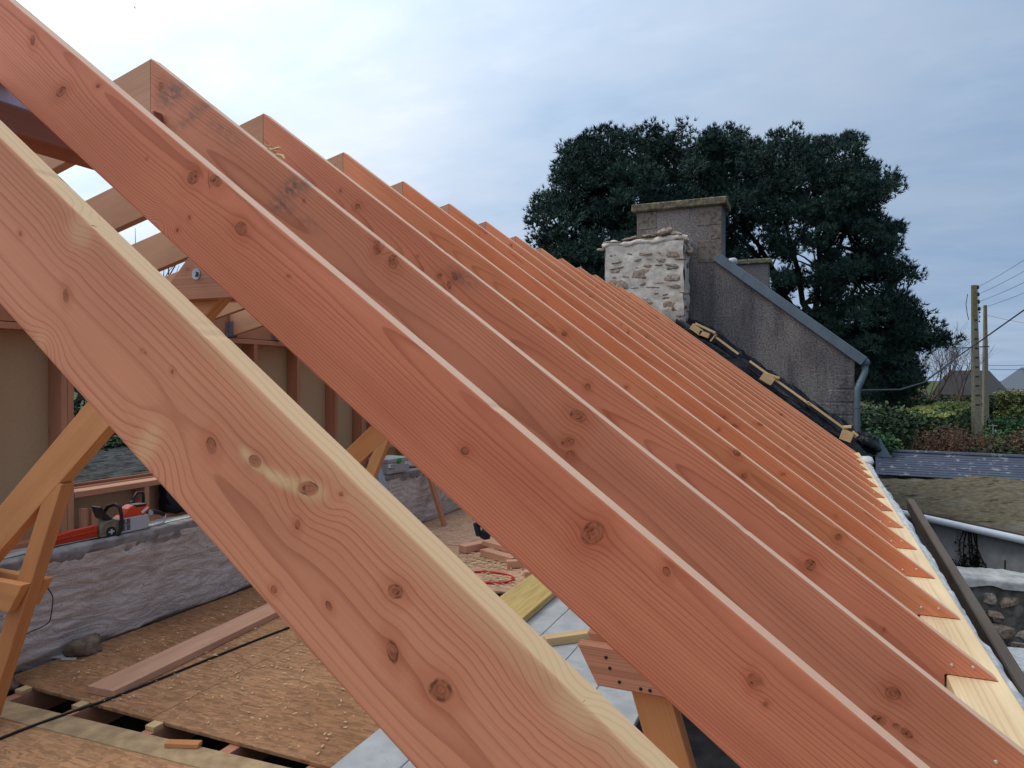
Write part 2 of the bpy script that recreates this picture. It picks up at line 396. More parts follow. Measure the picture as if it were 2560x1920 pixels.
def mortar_mat():
    m, t, bs = material('pale_lime_mortar'); P = wcoord(t)
    n1 = t.noise(P, 11., 6., .65); c = t.mix(t.rng(n1, .25, .75), (.40, .36, .31), (.60, .56, .50))
    c = t.mix(t.rng(t.noise(P, 3., 4., .6), .5, .7, 0, .5), c, (.36, .29, .235))
    t.put(bs, 'Base Color', c); t.put(bs, 'Roughness', .96); t.put(bs, 'Specular IOR Level', .1); bump(t, bs, n1, .7, .02); return m
mortar = mortar_mat()
zinc = simple('zinc', (.105, .135, .165), .55, .4, .25, 5, .14)
steel = simple('galvanised_steel', (.30, .32, .36), .4, .5, .8, 40, .2)
nailm = simple('nail_head', (.62, .54, .46), .35, .5, .7)
pvc = simple('white_pvc', (.62, .65, .70), .35, .5, 0, 3, .06)
def tarp_mat():
    m, t, bs = material('black_plastic_sheet'); P = wcoord(t)
    n1 = t.noise(P, 9., 4., .6, 1.2)
    t.put(bs, 'Base Color', (.006, .008, .013)); t.put(bs, 'Roughness', .42); t.put(bs, 'Specular IOR Level', .32); bump(t, bs, n1, .6, .03); return m
tarp = tarp_mat()
black = simple('black_plastic', (.012, .012, .013), .45, .4)
rubber = simple('black_cable', (.012, .011, .011), .5, .35)
orange = simple('orange_plastic', (.62, .055, .012), .38, .45)
orange2 = simple('orange_scabbard', (.50, .035, .006), .5, .35)
whitep = simple('pale_grey_plastic', (.44, .45, .48), .4, .4, 0, 8, .07)
olive = simple('dusty_cover', (.20, .165, .115), .7, .3, 0, 30, .3)
greyp = simple('grey_case', (.36, .36, .37), .5, .4, 0, 5, .05)
green = simple('green_latch', (.02, .33, .02), .45, .4)
navy = simple('navy_tool', (.008, .018, .045), .45, .4)
redh = simple('red_hose', (.55, .012, .010), .4, .45)
letter = simple('printed_black', (.02, .02, .02), .6)
paper = simple('white_label', (.68, .69, .72), .6)
metalw = simple('aluminium_straightedge', (.42, .48, .58), .4, .5, .3)
membr = simple('lilac_grey_strip', (.58, .54, .66), .6, .3, 0, 8, .15)
slate = simple('slate', (.062, .075, .105), .6, .35, 0, 4, .3, .4, .01)
farroof = simple('far_slate_roof', (.055, .054, .058), .8, .2)
farroof2 = simple('blue_slate_far', (.10, .115, .145), .7, .2)
farwall = simple('white_render', (.62, .62, .60), .9)
farwall2 = simple('brown_grey_wall', (.16, .135, .12), .9)
dglass = simple('dark_pane', (.02, .024, .03), .15, .5)
pole_m = lichen_mat('pole_concrete', (.15, .13, .10), (.24, .215, .165), (.19, .17, .105))
poletop = lichen_mat('pole_lichen', (.13, .11, .06), (.21, .18, .10), (.19, .165, .07))
wire_m = simple('wire', (.03, .032, .036), .6)
bark = simple('pine_bark', (.030, .024, .021), .95, .1, 0, 12, .4)
twig = simple('bare_twigs', (.115, .082, .058), .95, .1)
deadleaf = simple('dead_brown_stems', (.105, .058, .038), .95, .1, 0, 3, .4)
def moss_mat():
    m, t, bs = material('mossy_sheet_roof'); P = wcoord(t)
    n1 = t.noise(t.mapv(P, (1.2, 3.2, 3), (0, 0, .66)), 2.2, 6., .66); n2 = t.noise(P, 9., 5., .65)
    c = t.mix(t.rng(n2, .3, .7), (.075, .062, .040), (.150, .124, .082))
    c = t.mix(t.rng(n1, .55, .66), c, (.028, .024, .018)); c = t.mix(t.rng(t.noise(P, 1.2, 3., .5), .55, .7, 0, .5), c, (.17, .16, .15))
    t.put(bs, 'Base Color', c); t.put(bs, 'Roughness', .95); t.put(bs, 'Specular IOR Level', .1); bump(t, bs, n2, .6, .03); return m
moss = moss_mat()
def slate_mat():
    m, t, bs = material('lichened_slate_course'); P = wcoord(t)
    n = t.noise(t.mapv(P, (2.5, 2.5, 2.5)), 2.4, 5., .65); oi = t.n('ShaderNodeObjectInfo').outputs['Random']
    c = t.mix(t.noise(P, 3., 3., .5), (.026, .033, .055), (.055, .066, .10))
    c = t.mix(t.rng(n, .58, .64, 0, .8), c, (.24, .245, .235)); t.put(bs, 'Base Color', c); t.put(bs, 'Roughness', .55); bump(t, bs, n, .3, .01); return m
slatec = slate_mat(); shedw = simple('shed_render', (.40, .39, .395), .95, .1, 0, 2.5, .3, .3, .01)
fibro = simple('corrugated_fibre_sheet', (.055, .056, .053), .95, .08, 0, 6, .75, .5, .02)
blockw = simple('dark_block_wall', (.105, .10, .105), .95, .1, 0, 3, .35, .3, .01)
def leaf_mat(name, a, b, trans=.25):
    m, t, bs = material(name); oi = attr(t, 'tint'); c = t.mix(oi, a, b)
    t.put(bs, 'Base Color', c); t.put(bs, 'Roughness', .6); t.put(bs, 'Specular IOR Level', .25)
    return m
needles = leaf_mat('pine_needles', (.010, .030, .026), (.040, .080, .058))
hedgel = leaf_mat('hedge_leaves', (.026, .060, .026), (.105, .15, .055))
hedget = leaf_mat('clipped_hedge_sunlit_top', (.17, .19, .045), (.34, .34, .11))
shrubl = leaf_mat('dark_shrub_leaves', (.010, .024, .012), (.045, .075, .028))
bushl = leaf_mat('green_bush_leaves', (.022, .065, .022), (.07, .145, .05))
yelll = leaf_mat('yellow_green_leaves', (.06, .075, .02), (.16, .17, .055))
brownl = leaf_mat('dead_brown_leaves', (.05, .028, .018), (.15, .085, .05))
ivyl = leaf_mat('dead_ivy', (.006, .006, .006), (.02, .018, .016))

# ------------------------------------------------------------------ setting: terrain
xs = np.concatenate([np.linspace(-1500, -60, 14), np.linspace(-50, 60, 45), np.linspace(75, 1500, 14)])
ys = np.concatenate([np.linspace(-300, -20, 8), np.linspace(-15, 70, 40), np.linspace(80, 4500, 22)])
def terr(U, V):
    d = np.clip((V * .92 + U * .35 - 9) / 14, 0, 1); d = d * d * (3 - 2 * d)
    z = -4.75 + d * 2.35 + .10 * fbm(U / 7, V / 7, 0, 3, 5) * d
    z = z - np.clip((V - 60) / 4000, 0, 1) * 3
    return np.stack([U, V, z], -1)
def ground_mat():
    m, t, bs = material('rough_grass_ground'); P = wcoord(t)
    n1 = t.noise(P, 3., 6., .65); n2 = t.noise(P, .35, 4., .6)
    c = t.mix(t.rng(n1, .3, .7), (.035, .055, .018), (.085, .105, .035)); c = t.mix(t.rng(n2, .5, .65), c, (.075, .058, .035))
    s3 = t.n('ShaderNodeSeparateXYZ', ins={0: P}); c = t.mix(t.rng(s3.outputs[2], -4.3, -3.6, .9, 0), c, (.04, .035, .03))
    t.put(bs, 'Base Color', c); t.put(bs, 'Roughness', .95); t.put(bs, 'Specular IOR Level', .1); bump(t, bs, n1, .6, .08); return m
v, q = sheet(xs, ys, terr)
tag(obj('ground', grid_mesh('ground', v, q), ground_mat(), smooth=True), kind='structure')

# ------------------------------------------------------------------ rafters
XR, ZR, TH, Y1, Y2, Y3, STEP, TK, HH = -2.332, 1.2239, .6419, .7281, 1.3333, 1.932, .6, .0435, .219
CT, ST = math.cos(TH), math.sin(TH)
ZS, XP = -.9135, .385            # seat level on the wall plate and its inner edge
def ry(n): return Y1 if n == 1 else Y2 if n == 2 else Y3 + (n - 3) * STEP
def face_ab(px, py, n):
    p = on(px, py, 'y', ry(n)); dx, dz = p.x - XR, p.z - ZR
    return dx * CT - dz * ST, -(dx * ST + dz * CT)          # along the slope, depth below the top edge
def a_lo(t): return t * math.tan(TH)
def a_hi(t): return np.maximum((ZR - ZS - t * CT) / ST, (XP - XR + t * ST) / CT)
# knots and marks: (px, py, radius in metres) measured per rafter
KN = {
 1: [(53, 585, .0045), (168, 740, .009), (358, 877, .0025), (366, 883, .002), (434, 929, .004), (532, 1113, .012), (640, 1152, .010), (774, 1220, .012),
     (855, 1235, .004), (747, 1311, .0055), (991, 1477, .011), (825, 1513, .0055), (984, 1628, .011), (1103, 1723, .016), (689, 1472, .006)],
 2: [(81, 100, .013), (152, 229, .017), (244, 214, .0075), (482, 443, .020), (538, 451, .017), (366, 396, .004), (602, 571, .018), (473, 543, .005), (443, 575, .006),
     (1161, 1128, .011), (1481, 1334, .026), (1666, 1429, .009), (1880, 1701, .010), (1897, 1705, .006), (1915, 1760, .005), (720, 690, .004), (862, 1020, .004)],
 3: [(402, 217, .016), (944, 619, .019), (984, 654, .021), (761, 503, .006), (1445, 1040, .020), (1420, 1105, .017), (1427, 1137, .014), (2232, 1732, .019), (2267, 1833, .012), (2240, 1814, .007), (2197, 1799, .016), (1130, 740, .005)],
 4: [(850, 477, .008), (893, 516, .013), (1135, 691, .015), (1122, 712, .013), (1099, 688, .011), (1469, 966, .013), (2026, 1412, .020), (1551, 1151, .020), (1043, 640, .006), (1590, 1130, .006), (1700, 1285, .006), (2210, 1575, .005)],
 5: [(1324, 837, .008), (1252, 822, .006), (1565, 968, .009), (1843, 1131, .018), (1860, 1190, .015), (1956, 1361, .009), (2152, 1401, .006)],
 6: [(1041, 555, .012), (1355, 809, .017), (1757, 980, .008), (2090, 1290, .008)],
 7: [(1193, 597, .015), (1219, 629, .016), (1507, 837, .020), (1806, 1045, .018), (1690, 930, .006), (1835, 1066, .015), (2119, 1225, .009)],
 8: [(1278, 613, .010), (1820, 1075, .014), (1900, 1060, .016), (2025, 1120, .014), (1570, 832, .010)],
}
# sapwood patches: (a px, a py, length radius, depth radius, strength) ; stains likewise
SAP = {1: [(205, 575, .030, .028, .45), (372, 1110, .020, .040, .45), (622, 1140, .016, .010, .9), (645, 1160, .018, .010, 1.), (675, 1182, .018, .008, 1.), (705, 1200, .018, .008, 1.), (738, 1213, .018, .010, 1.), (772, 1222, .020, .014, 1.), (800, 1228, .014, .012, .8), (1453, 1758, .042, .032, .7), (105, 850, .014, .016, .2)]}
STN = {3: [(430, 235, .05, .07, .95), (480, 290, .035, .09, .6), (520, 262, .015, .05, .6), (560, 330, .10, .03, .45), (735, 470, .04, .06, .95), (705, 515, .05, .03, .9), (770, 560, .05, .03, .4)],
       4: [(1155, 695, .07, .03, .7)], 7: [(1260, 650, .10, .02, .9), (1240, 640, .05, .02, .6)], 2: [(900, 700, .03, .01, .1)]}
# distorted flares where branches leave the face
FLR = {1: [(108, 853, .030), (372, 1120, .050), (205, 590, .040), (800, 1290, .035), (1453, 1790, .055)], 2: [(405, 530, .045), (1950, 1500, .03)], 3: [(960, 640, .03)]}
RNG = {1: (.0085, .120, .070), 2: (.0070, .030, .085), 3: (.0095, .165, .085), 4: (.0080, .10, .09)}
ORD = ['nearest', 'second', 'third', 'fourth', 'fifth', 'sixth', 'seventh', 'eighth', 'ninth', 'tenth', 'eleventh', 'twelfth', 'thirteenth', 'fourteenth', 'fifteenth', 'sixteenth']

def psi_field(a, t, c, n, knots, flares):
    """ring number at slope position a, depth t below the top edge, c behind the near face"""
    ring, t0, c0 = RNG.get(n, (.0062 + .0022 * ((n * 7) % 5) / 5, .03 + .15 * ((n * 3) % 7) / 7, .08))
    te = t + 0.0 * a; ae = a + 0.0 * t; kn = np.full(np.broadcast(a, t).shape, 9.)
    te = te + .0065 * fbm(a * 1.3, t * 3, 0, 3, n * 5) + .0016 * fbm(a * 7, t * 9, 0, 2, n * 5 + 2)
    for (ka, kt, r) in flares:
        da, dt = (a - ka) / (r * 1.5), (t - kt) / (r * 1.3); q2 = da * da + dt * dt
        te = te + r * .30 * np.exp(-q2) * np.sin(2.2 * da + 1.2 * dt) + r * .20 * np.exp(-q2 * .8) * (1 + .6 * vnoise(a * 40, t * 40, 0, n))
    arcs = 0
    for (ka, kt, r) in flares:
        da, dt = (a - ka) / (r * 1.25), (t - kt) / (r * 1.25); q2 = da * da + dt * dt + .5 * da * dt; arcs = arcs + 2.6 * np.exp(-q2 * 1.1)
    for (ka, kt, r) in knots:
        hsh = math.sin(ka * 91.7 + kt * 47.3); asp = 1.12 + .28 * math.sin(ka * 57.1 + n); ct_, st_ = math.cos(hsh), math.sin(hsh)
        d0, d1 = a - ka, t - kt; da, dt = (d0 * ct_ + d1 * st_) / (r * asp), (d1 * ct_ - d0 * st_) / (r / asp ** .5); rho2 = da * da + dt * dt
        g = 1 / (1 + (rho2 / 1.1) ** 1.15); fall = np.exp(-((a - ka) / (r * 3.2)) ** 2)
        te = te - (t - kt) * np.clip(g * 1.15, 0, 1) * fall
        kn = np.minimum(kn, np.sqrt(rho2) * (1 + .10 * vnoise(a * 90, t * 90, 0, n)) * .62)
    pt = t0 + .035 * fbm(a * .55 + n, 0 * a, 0, 2, n); pc = c0 + .028 * fbm(a * .7 + 3 * n, 0 * a, 0, 3, n + 9)
    rr = np.sqrt((te - pt) ** 2 + (c + pc) ** 2)
    psi = rr / ring + arcs; psi = psi + .35 * vnoise(psi * .31, 0 * psi, 0, n) + 3
    return psi, kn
RAFTERS = {}
def make_rafter(n):
    y = ry(n); res = .0042 if n <= 2 else .006 if n <= 4 else .009 if n <= 8 else .016
    knots = []
    for (px, py, r) in KN.get(n, []):
        a, t = face_ab(px, py, n)
        if -.01 < t < HH + .01: knots.append((a, t, r))
    rr = random.Random(n * 13)
    if n > 4:
        for _ in range(7): knots.append((rr.uniform(.05, 3.4), rr.uniform(.02, .2), rr.choice((.004, .006, .009, .014, .017))))
    flares = [(*face_ab(px, py, n), r) for px, py, r in FLR.get(n, [])]
    ts = np.concatenate([[0, .0014], np.linspace(.0014, HH - .0014, max(5, int(HH / res)))[1:], [HH]])
    na = int(3.6 / res); ss = np.linspace(0, 1, na)
    bw, ph = rr.uniform(-.004, .004), rr.uniform(0, 6)
    def P(a, t, c):
        e = np.clip(1 - t / .004, 0, 1) * np.clip(fbm(a * 14, 0 * a, n, 3, n) - .85, 0, 1) * .004      # small chips along the arris
        return np.stack([XR + a * CT - (t + e) * ST, y + c + bw * np.sin(a * .87) + .0012 * np.sin(a * 3.1 + ph) * (t / .2), ZR - a * ST - (t + e) * CT], -1)
    Vs, Qs, A, Tt, Cc = [], [], [], [], []; off = 0
    def addgrid(a, t, c, flip=False):
        nonlocal off
        a, t, c = np.broadcast_arrays(a, t, c); k, m = a.shape; idx = np.arange(k * m).reshape(k, m) + off
        q = np.stack([idx[:-1, :-1], idx[1:, :-1], idx[1:, 1:], idx[:-1, 1:]], -1).reshape(-1, 4)
        if flip: q = q[:, ::-1]
        Vs.append(P(a, t, c).reshape(-1, 3)); Qs.append(q); A.append(a.ravel()); Tt.append(t.ravel()); Cc.append(c.ravel()); off += k * m
    Tg = ts[None, :]; Ag = a_lo(Tg) + (a_hi(Tg) - a_lo(Tg)) * ss[:, None]
    cg = np.zeros_like(ts); cg[0] = cg[-1] = .0014
    addgrid(Ag, Tg + 0 * Ag, cg[None, :] + 0 * Ag, True)                         # near face
    top_c = np.linspace(.0014, TK - .0014, 7 if n <= 3 else 4); at_ = a_hi(np.array(0.)) * ss
    addgrid(at_[:, None], 0 * at_[:, None], top_c[None, :])                      # top
    s2 = np.linspace(0, 1, 40); ts2 = np.array([0, .0014, .05, .11, .16, HH - .0014, HH]); cc2 = np.array([TK - .0014] + [TK] * 5 + [TK - .0014])
    A2 = a_lo(ts2)[None, :] + (a_hi(ts2) - a_lo(ts2))[None, :] * s2[:, None]
    addgrid(A2, ts2[None, :] + 0 * A2, cc2[None, :] + 0 * A2)                    # far face
    ab = a_lo(HH) + (a_hi(np.array(HH)) - a_lo(HH)) * ss[::3]
    addgrid(ab[:, None], HH + 0 * ab[:, None], np.array([.0014, TK - .0014])[None, :], True)   # underside
    ce = np.array([0, TK])
    addgrid(a_lo(ts)[:, None], ts[:, None], ce[None, :])                         # plumb cut at the ridge
    addgrid(a_hi(ts)[:, None], ts[:, None], ce[None, :], True)                   # seat and birdsmouth
    V = np.concatenate(Vs); Q = np.concatenate(Qs); A, Tt, Cc = map(np.concatenate, (A, Tt, Cc))
    me = grid_mesh('rafter', V, Q)
    psi, kn = psi_field(A, Tt, Cc, n, knots, flares)
    nf = Ag.size
    side = Cc > .004; kn = np.where(side & (Tt > .003), 9., kn + np.where(side, Cc * 25, 0))
    sap = np.zeros_like(A); stn = np.zeros_like(A)
    for (px, py, ra, rt, s) in SAP.get(n, []):
        a, t = face_ab(px, py, n); sap = np.maximum(sap, s * np.exp(-(((A - a) / ra) ** 2 + ((Tt - t) / rt) ** 2) ** 1.5))
    for (px, py, ra, rt, s) in STN.get(n, []):
        a, t = face_ab(px, py, n); stn = np.maximum(stn, s * np.exp(-(((A - a + .5 * (Tt - t)) / ra) ** 2 + ((Tt - t) / rt) ** 2)))
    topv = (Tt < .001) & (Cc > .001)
    if n == 1:
        band = np.clip(1 - Tt / (.010 + .026 * np.clip((A - 1.2) / 1.2, 0, 1)), 0, 1) ** .8 * np.clip((A - 1.3) / 1.0, 0, 1) * (.50 + .10 * vnoise(A * 3, Tt * 20, 0, 4))
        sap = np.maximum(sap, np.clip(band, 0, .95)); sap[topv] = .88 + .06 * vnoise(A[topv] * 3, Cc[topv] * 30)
    else: sap[topv] = .80 + .12 * vnoise(A[topv] * 3 + n, 0 * A[topv])  # other rafters: top faces painted paler to stand for skylight
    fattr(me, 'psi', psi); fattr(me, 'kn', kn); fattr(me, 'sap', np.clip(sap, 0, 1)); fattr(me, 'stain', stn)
    vattr(me, 'gc', np.stack([A + n * 5, Tt, Cc], 1))
    extra = {1: ' with a pale sapwood top edge', 3: ', grey smudges near its peak', 4: '', 16: ', last before the gable wall'}.get(n, '')
    lab = ('nearest of the reddish rafters on the right slope' if n == 1 else f'{ORD[n-1]} reddish rafter from the camera on the right slope') + extra
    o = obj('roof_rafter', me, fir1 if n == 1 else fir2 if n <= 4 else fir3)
    tag(o, lab, 'rafter', 'rafters of the right roof slope'); RAFTERS[n] = o
    if n >= 3:                                                # nails at the foot
        for (x, z) in ((XP + .016, ZS + .030), (XP + .070, ZS + .033)):
            m = MB().lathe([(.0048, .002), (.0048, -.0015), (.0030, -.0028)], (x + rr.uniform(-.006, .006), y - .0005, z + rr.uniform(-.006, .006)), (0, 1, 0), 10)
            m.build('nail', nailm, o)
for n in range(1, 17): make_rafter(n)
# pencil/stamp strokes on the third rafter, splinters at its top
sh = thing('wood_splinters', 'pale torn wood splinters on top of the third rafter', 'splinters')
for (a, b, r) in (((664, 362), (676, 376), .004), ((668, 372), (690, 377), .004), ((676, 375), (702, 368), .005), ((690, 386), (712, 397), .008), ((672, 366), (668, 360), .003)):
    p0 = on(*a, 'y', Y3 + .03); p1 = on(*b, 'y', Y3 + .03)
    MB().tube([p0, p0.lerp(p1, .5) + Vector((0, .01, .004)), p1], [r * .5, r, r * .15], 4).build('splinter', pale, sh)

def sliver(n, pts, wmm, name, mat):
    y = ry(n) - .0004; P = [on(px, py, 'y', y) for px, py in pts]; v = []; f = []
    for i, p in enumerate(P):
        d = (P[min(i + 1, len(P) - 1)] - P[max(i - 1, 0)]).normalized(); s = Vector((-d.z, 0, d.x)) * (wmm / 2000 * (1 if 0 < i < len(P) - 1 else .15))
        v += [p - s, p + s]
    k = len(v); v += [q + Vector((0, .003, 0)) for q in v]
    for i in range(len(P) - 1): f += [(2 * i, 2 * i + 1, 2 * i + 3, 2 * i + 2), (2 * i + 2 + k, 2 * i + 3 + k, 2 * i + 1 + k, 2 * i + k)]
    obj(name, mesh_from(name, v, f), mat, RAFTERS[n])
crackm = simple('dark_crack', (.028, .011, .007), .9, .1); pencil = simple('pencil_line', (.06, .055, .05), .8)
sliver(1, [(376, 1066), (374, 1100), (372, 1140), (368, 1172), (378, 1160)], 1.0, 'crack', crackm)
sliver(1, [(176, 601), (196, 586), (214, 572), (228, 563), (240, 566)], .8, 'crack', crackm)
sliver(1, [(1416, 1781), (1440, 1768), (1462, 1752)], 1.0, 'crack', crackm)
barkm = simple('bark_pocket', (.13, .055, .028), .9, .1)
sliver(1, [(600, 1122), (616, 1150), (650, 1184), (700, 1214), (752, 1238), (790, 1246)], 1.6, 'bark_pocket', barkm); sliver(1, [(628, 1142), (640, 1152), (655, 1161)], 5.5, 'bark_pocket', barkm); sliver(1, [(752, 1215), (768, 1220), (786, 1222)], 4.0, 'bark_pocket', barkm)
sliver(1, [(370, 990), (377, 1001)], .8, 'crack', crackm)
sliver(2, [(522, 422), (520, 450), (524, 470), (527, 462)], 1.3, 'crack', crackm); sliver(2, [(695, 612), (710, 625)], 1.4, 'crack', crackm)
for pts in ([(508, 255), (470, 345)], [(503, 250), (462, 335)], [(495, 245), (510, 254)], [(478, 300), (466, 360)], [(655, 440), (640, 490)], [(714, 512), (708, 545)]): sliver(3, pts, 1.2, 'pencil_mark', pencil)
# left slope: shallow rafters meeting the same ridge
TL = .235
def zl(x): return ZR - TL * (XR - x)
XLF = -4.95                       # inner face of the left stud wall
for n in range(2, 17):
    y = ry(n); dv = .219 * math.sqrt(1 + TL * TL)
    poly = [(XR - .001, ZR), (XR - .001, ZR - dv), (XLF + .002, zl(XLF) - dv), (XLF + .002, zl(XLF))]
    if n == 2: continue
    o = prism_timber('roof_rafter', poly, y, y + TK, fir_l, None, math.atan(TL))
    nm = ORD[n - 1]
    tag(o, f'shallow left-slope rafter meeting the {nm} right-slope rafter at the ridge', 'rafter', 'rafters of the left roof slope')
    # joist hanger on the beam
    h = MB(); zb = zl(XLF) - dv
    h.box(XLF + .002, XLF + .055, y - .0035, y - .0005, zb + .002, zb + .14).box(XLF + .002, XLF + .055, y + TK + .0005, y + TK + .0035, zb + .002, zb + .14).box(XLF + .002, XLF + .055, y - .0035, y + TK + .0035, zb - .004, zb - .001)
    h.box(XLF + .001, XLF + .004, y - .04, y - .004, zb, zb + .13).box(XLF + .001, XLF + .004, y + TK + .004, y + TK + .04, zb, zb + .13)
    h.build('joist_hanger', steel, o)
# ridge beam with the pale strip along its upper side
rb = thing('ridge_beam', 'dark brown ridge beam running under the rafter tops', 'beam')
timber('beam', (-2.332, -1.2, .795), (-2.332, 9.9, .795), .082, .14, fir_b, rb)
b2 = MB().box(-2.398, -2.268, -1.2, 9.9, .838, .905).build('strip', membr, rb, bevel=.004)
MB().box(-2.345, -2.262, Y3 - .045, Y3 - .004, .912, 1.0).build('wedge', fir_b, rb, bevel=.003); gc_attr(rb.children[-1].data, (0, 0, 0), (0, 1, 0), (0, 0, 1), (1, 0, 0))

# ------------------------------------------------------------------ right eaves wall and plate
pl = thing('wall_plate', 'pale yellow timber wall plate along the right eaves under the rafter feet', 'wall plate')
for i, (ya, yb) in enumerate(((-.8, 5.02), (5.026, 9.85))):
    timber('plank', (.466, ya, ZS - .034), (.474 + .004 * i, yb, ZS - .034), .158, .062, spruce, pl, (1, 0, 0), .004)
# stone wall with rough white lime on its outer shoulder
wl = thing('eaves_wall', 'rubble wall with a rough white lime edge beyond the right wall plate', 'wall')
ysw = np.linspace(-1.5, 10.4, 420); tt = np.linspace(0, 1, 12)
def limefn(U, V):
    oute = .612 + .040 * np.clip((U - 3) / 6, 0, 1) + .020 * fbm(U * 2.2, 0, 0, 4, 2) + .006 * vnoise(U * 28, V * 5, 0, 3)
    ang = V * math.pi * .5
    x = .535 + (oute - .535) * np.sin(ang) ** .8; z = -.952 - .07 * (1 - np.cos(ang)) - .04 * (V > .95)
    z = z + .010 * fbm(U * 6, V * 3, 0, 3, 8) + .006 * vnoise(U * 40, V * 14, 0, 1)
    return np.stack([x, U, z], -1)
v, q = sheet(ysw, tt, limefn); obj('lime_edge', grid_mesh('lime_edge', v, q[:, ::-1]), lime, wl, True)
MB().box(.30, .575, -1.5, 10.4, -4.9, -.985).build('wall_core', blockw, wl)
# a loose white stone at the far end of the strip
tag(obj('stone', rock_mesh('stone', (.07, .16, .05), 4), lime, smooth=True, loc=(.60, 9.15, -.95)), 'pale flat stone at the far end of the lime edge', 'stone')

# ------------------------------------------------------------------ gable wall of this house, tarps, battens
gw = thing('gable_wall', 'far gable wall under black plastic, carrying the whitewashed stone chimney', 'wall')
off_ = .10
gp = [(.42, -.93), (.42, -4.9), (-5.1, -4.9), (-5.1, .55), (XR, ZR + off_), (.42, ZR - (.42 - XR) * math.tan(TH) + off_)]
MB().prism([(x, z) for x, z in [(.42, -4.9), (.42, ZR - (.42 - XR) * math.tan(TH) + off_), (-1.70, ZR - (-1.70 - XR) * math.tan(TH) + off_), (-1.705, ZR - .65), (XR, ZR - .2), (-5.1, .50), (-5.1, -4.9)]], 9.98, 10.40).build('masonry', rough, gw)
def roofz(x): return ZR - (x - XR) * math.tan(TH)
# plastic sheet laid over the wall head with folds
def tarpfn(U, V):
    x = -1.75 + U * 2.45; base = roofz(x) + .14
    prof = np.interp(V, [0, .18, .35, .6, .8, 1.], [-.22, -.08, -.05, .01, .08, .12])
    yy = np.interp(V, [0, .18, .35, .6, .8, 1.], [9.90, 9.90, 9.96, 10.2, 10.40, 10.475])
    f = .050 * fbm(U * 6 + 1.5 * V, V * 2.2, 0, 5, 21) + .05 * (1 - np.abs(vnoise(U * 9 - V * 3, V * 3, 0, 5))) ** 3 + .03 * (1 - np.abs(vnoise(U * 21 + V * 5, V * 5, 0, 6))) ** 4 - .05
    f = f * (.4 + .9 * V)
    return np.stack([x + .02 * vnoise(U * 15, V * 4, 0, 7), yy + .02 * vnoise(U * 12, V * 5, 0, 9), base + prof + f], -1)
v, q = sheet(np.linspace(0, 1, 260), np.linspace(0, 1, 50), tarpfn)
tp = obj('plastic_sheet', grid_mesh('plastic_sheet', v, q), tarp, smooth=True); sm = tp.modifiers.new('s', 'SOLIDIFY'); sm.thickness = .004
tag(tp, 'black plastic sheet draped down the sloping gable wall head', 'plastic sheet')
sd = Vector((CT, 0, -ST)); sn = Vector((ST, 0, CT))
def slope_pt(x, y, h): return Vector((x, y, roofz(x))) + sn * h
for lab, x0, x1 in (('pale batten holding the black plastic below the stone chimney', -1.30, -1.0), ('pale batten holding the black plastic halfway down the gable slope', -.86, -.1), ('pale batten holding the black plastic near the eaves', -.14, .44)):
    o = timber('batten', slope_pt(x0, 9.965, .155), slope_pt(x1, 9.965, .145), .10, .028, pale, None, (0, 1, 0))
    tag(o, lab, 'batten', 'battens on the gable slope')
def block_stack(label, x, specs):
    t = thing('offcut_blocks', label, 'wood blocks', 'wood blocks weighing down the plastic')
    for (dx, h, L, w_, tk, rot) in specs:
        c = slope_pt(x + dx, 9.95, h); d = (sd * math.cos(rot) + sn * math.sin(rot))
        timber('block', c - d * L / 2, c + d * L / 2, w_, tk, pale, t, (0, 1, 0), .003)
block_stack('pile of three pale offcuts on the slope beneath the stone chimney', -1.52, [(0, .09, .17, .12, .09, 0.), (.10, .10, .14, .12, .07, .25), (.07, .175, .30, .13, .03, -.05 + .22), (.2, .13, .02, .10, .12, 0)])
block_stack('pale offcut block halfway down the gable slope', -.60, [(0, .10, .17, .11, .11, .05), (.03, .175, .16, .11, .03, .28)])
block_stack('pale notched offcut block on the slope beside the eaves', .36, [(0, .09, .14, .13, .13, .3), (-.05, .185, .10, .13, .03, .75), (.05, .175, .08, .13, .03, -.1)])
# crumpled bundle of plastic at the eaves
me = rock_mesh('plastic_bundle', (.14, .19, .12), 9, 4, .38)
displace(me, lambda p: p * (1 + .13 * fbm(p[:, 0] * 14, p[:, 1] * 14, p[:, 2] * 14, 3, 4))[:, None])
tag(obj('plastic_bundle', me, tarp, smooth=True, loc=(.66, 10.2, -.80)), 'crumpled bundle of black plastic at the end of the eaves', 'plastic bundle')
tag(obj('plastic_offcut', mesh_from('plastic_offcut', [(.78, 10.1, -.98), (.95, 10.2, -1.0), (.80, 10.15, -.74), (.79, 10.13, -.99), (.96, 10.23, -1.01), (.81, 10.18, -.75)], [(0, 1, 2), (5, 4, 3), (0, 3, 4, 1), (1, 4, 5, 2), (2, 5, 3, 0)]), zinc), 'grey flap of sheet beside the black plastic bundle', 'sheet')

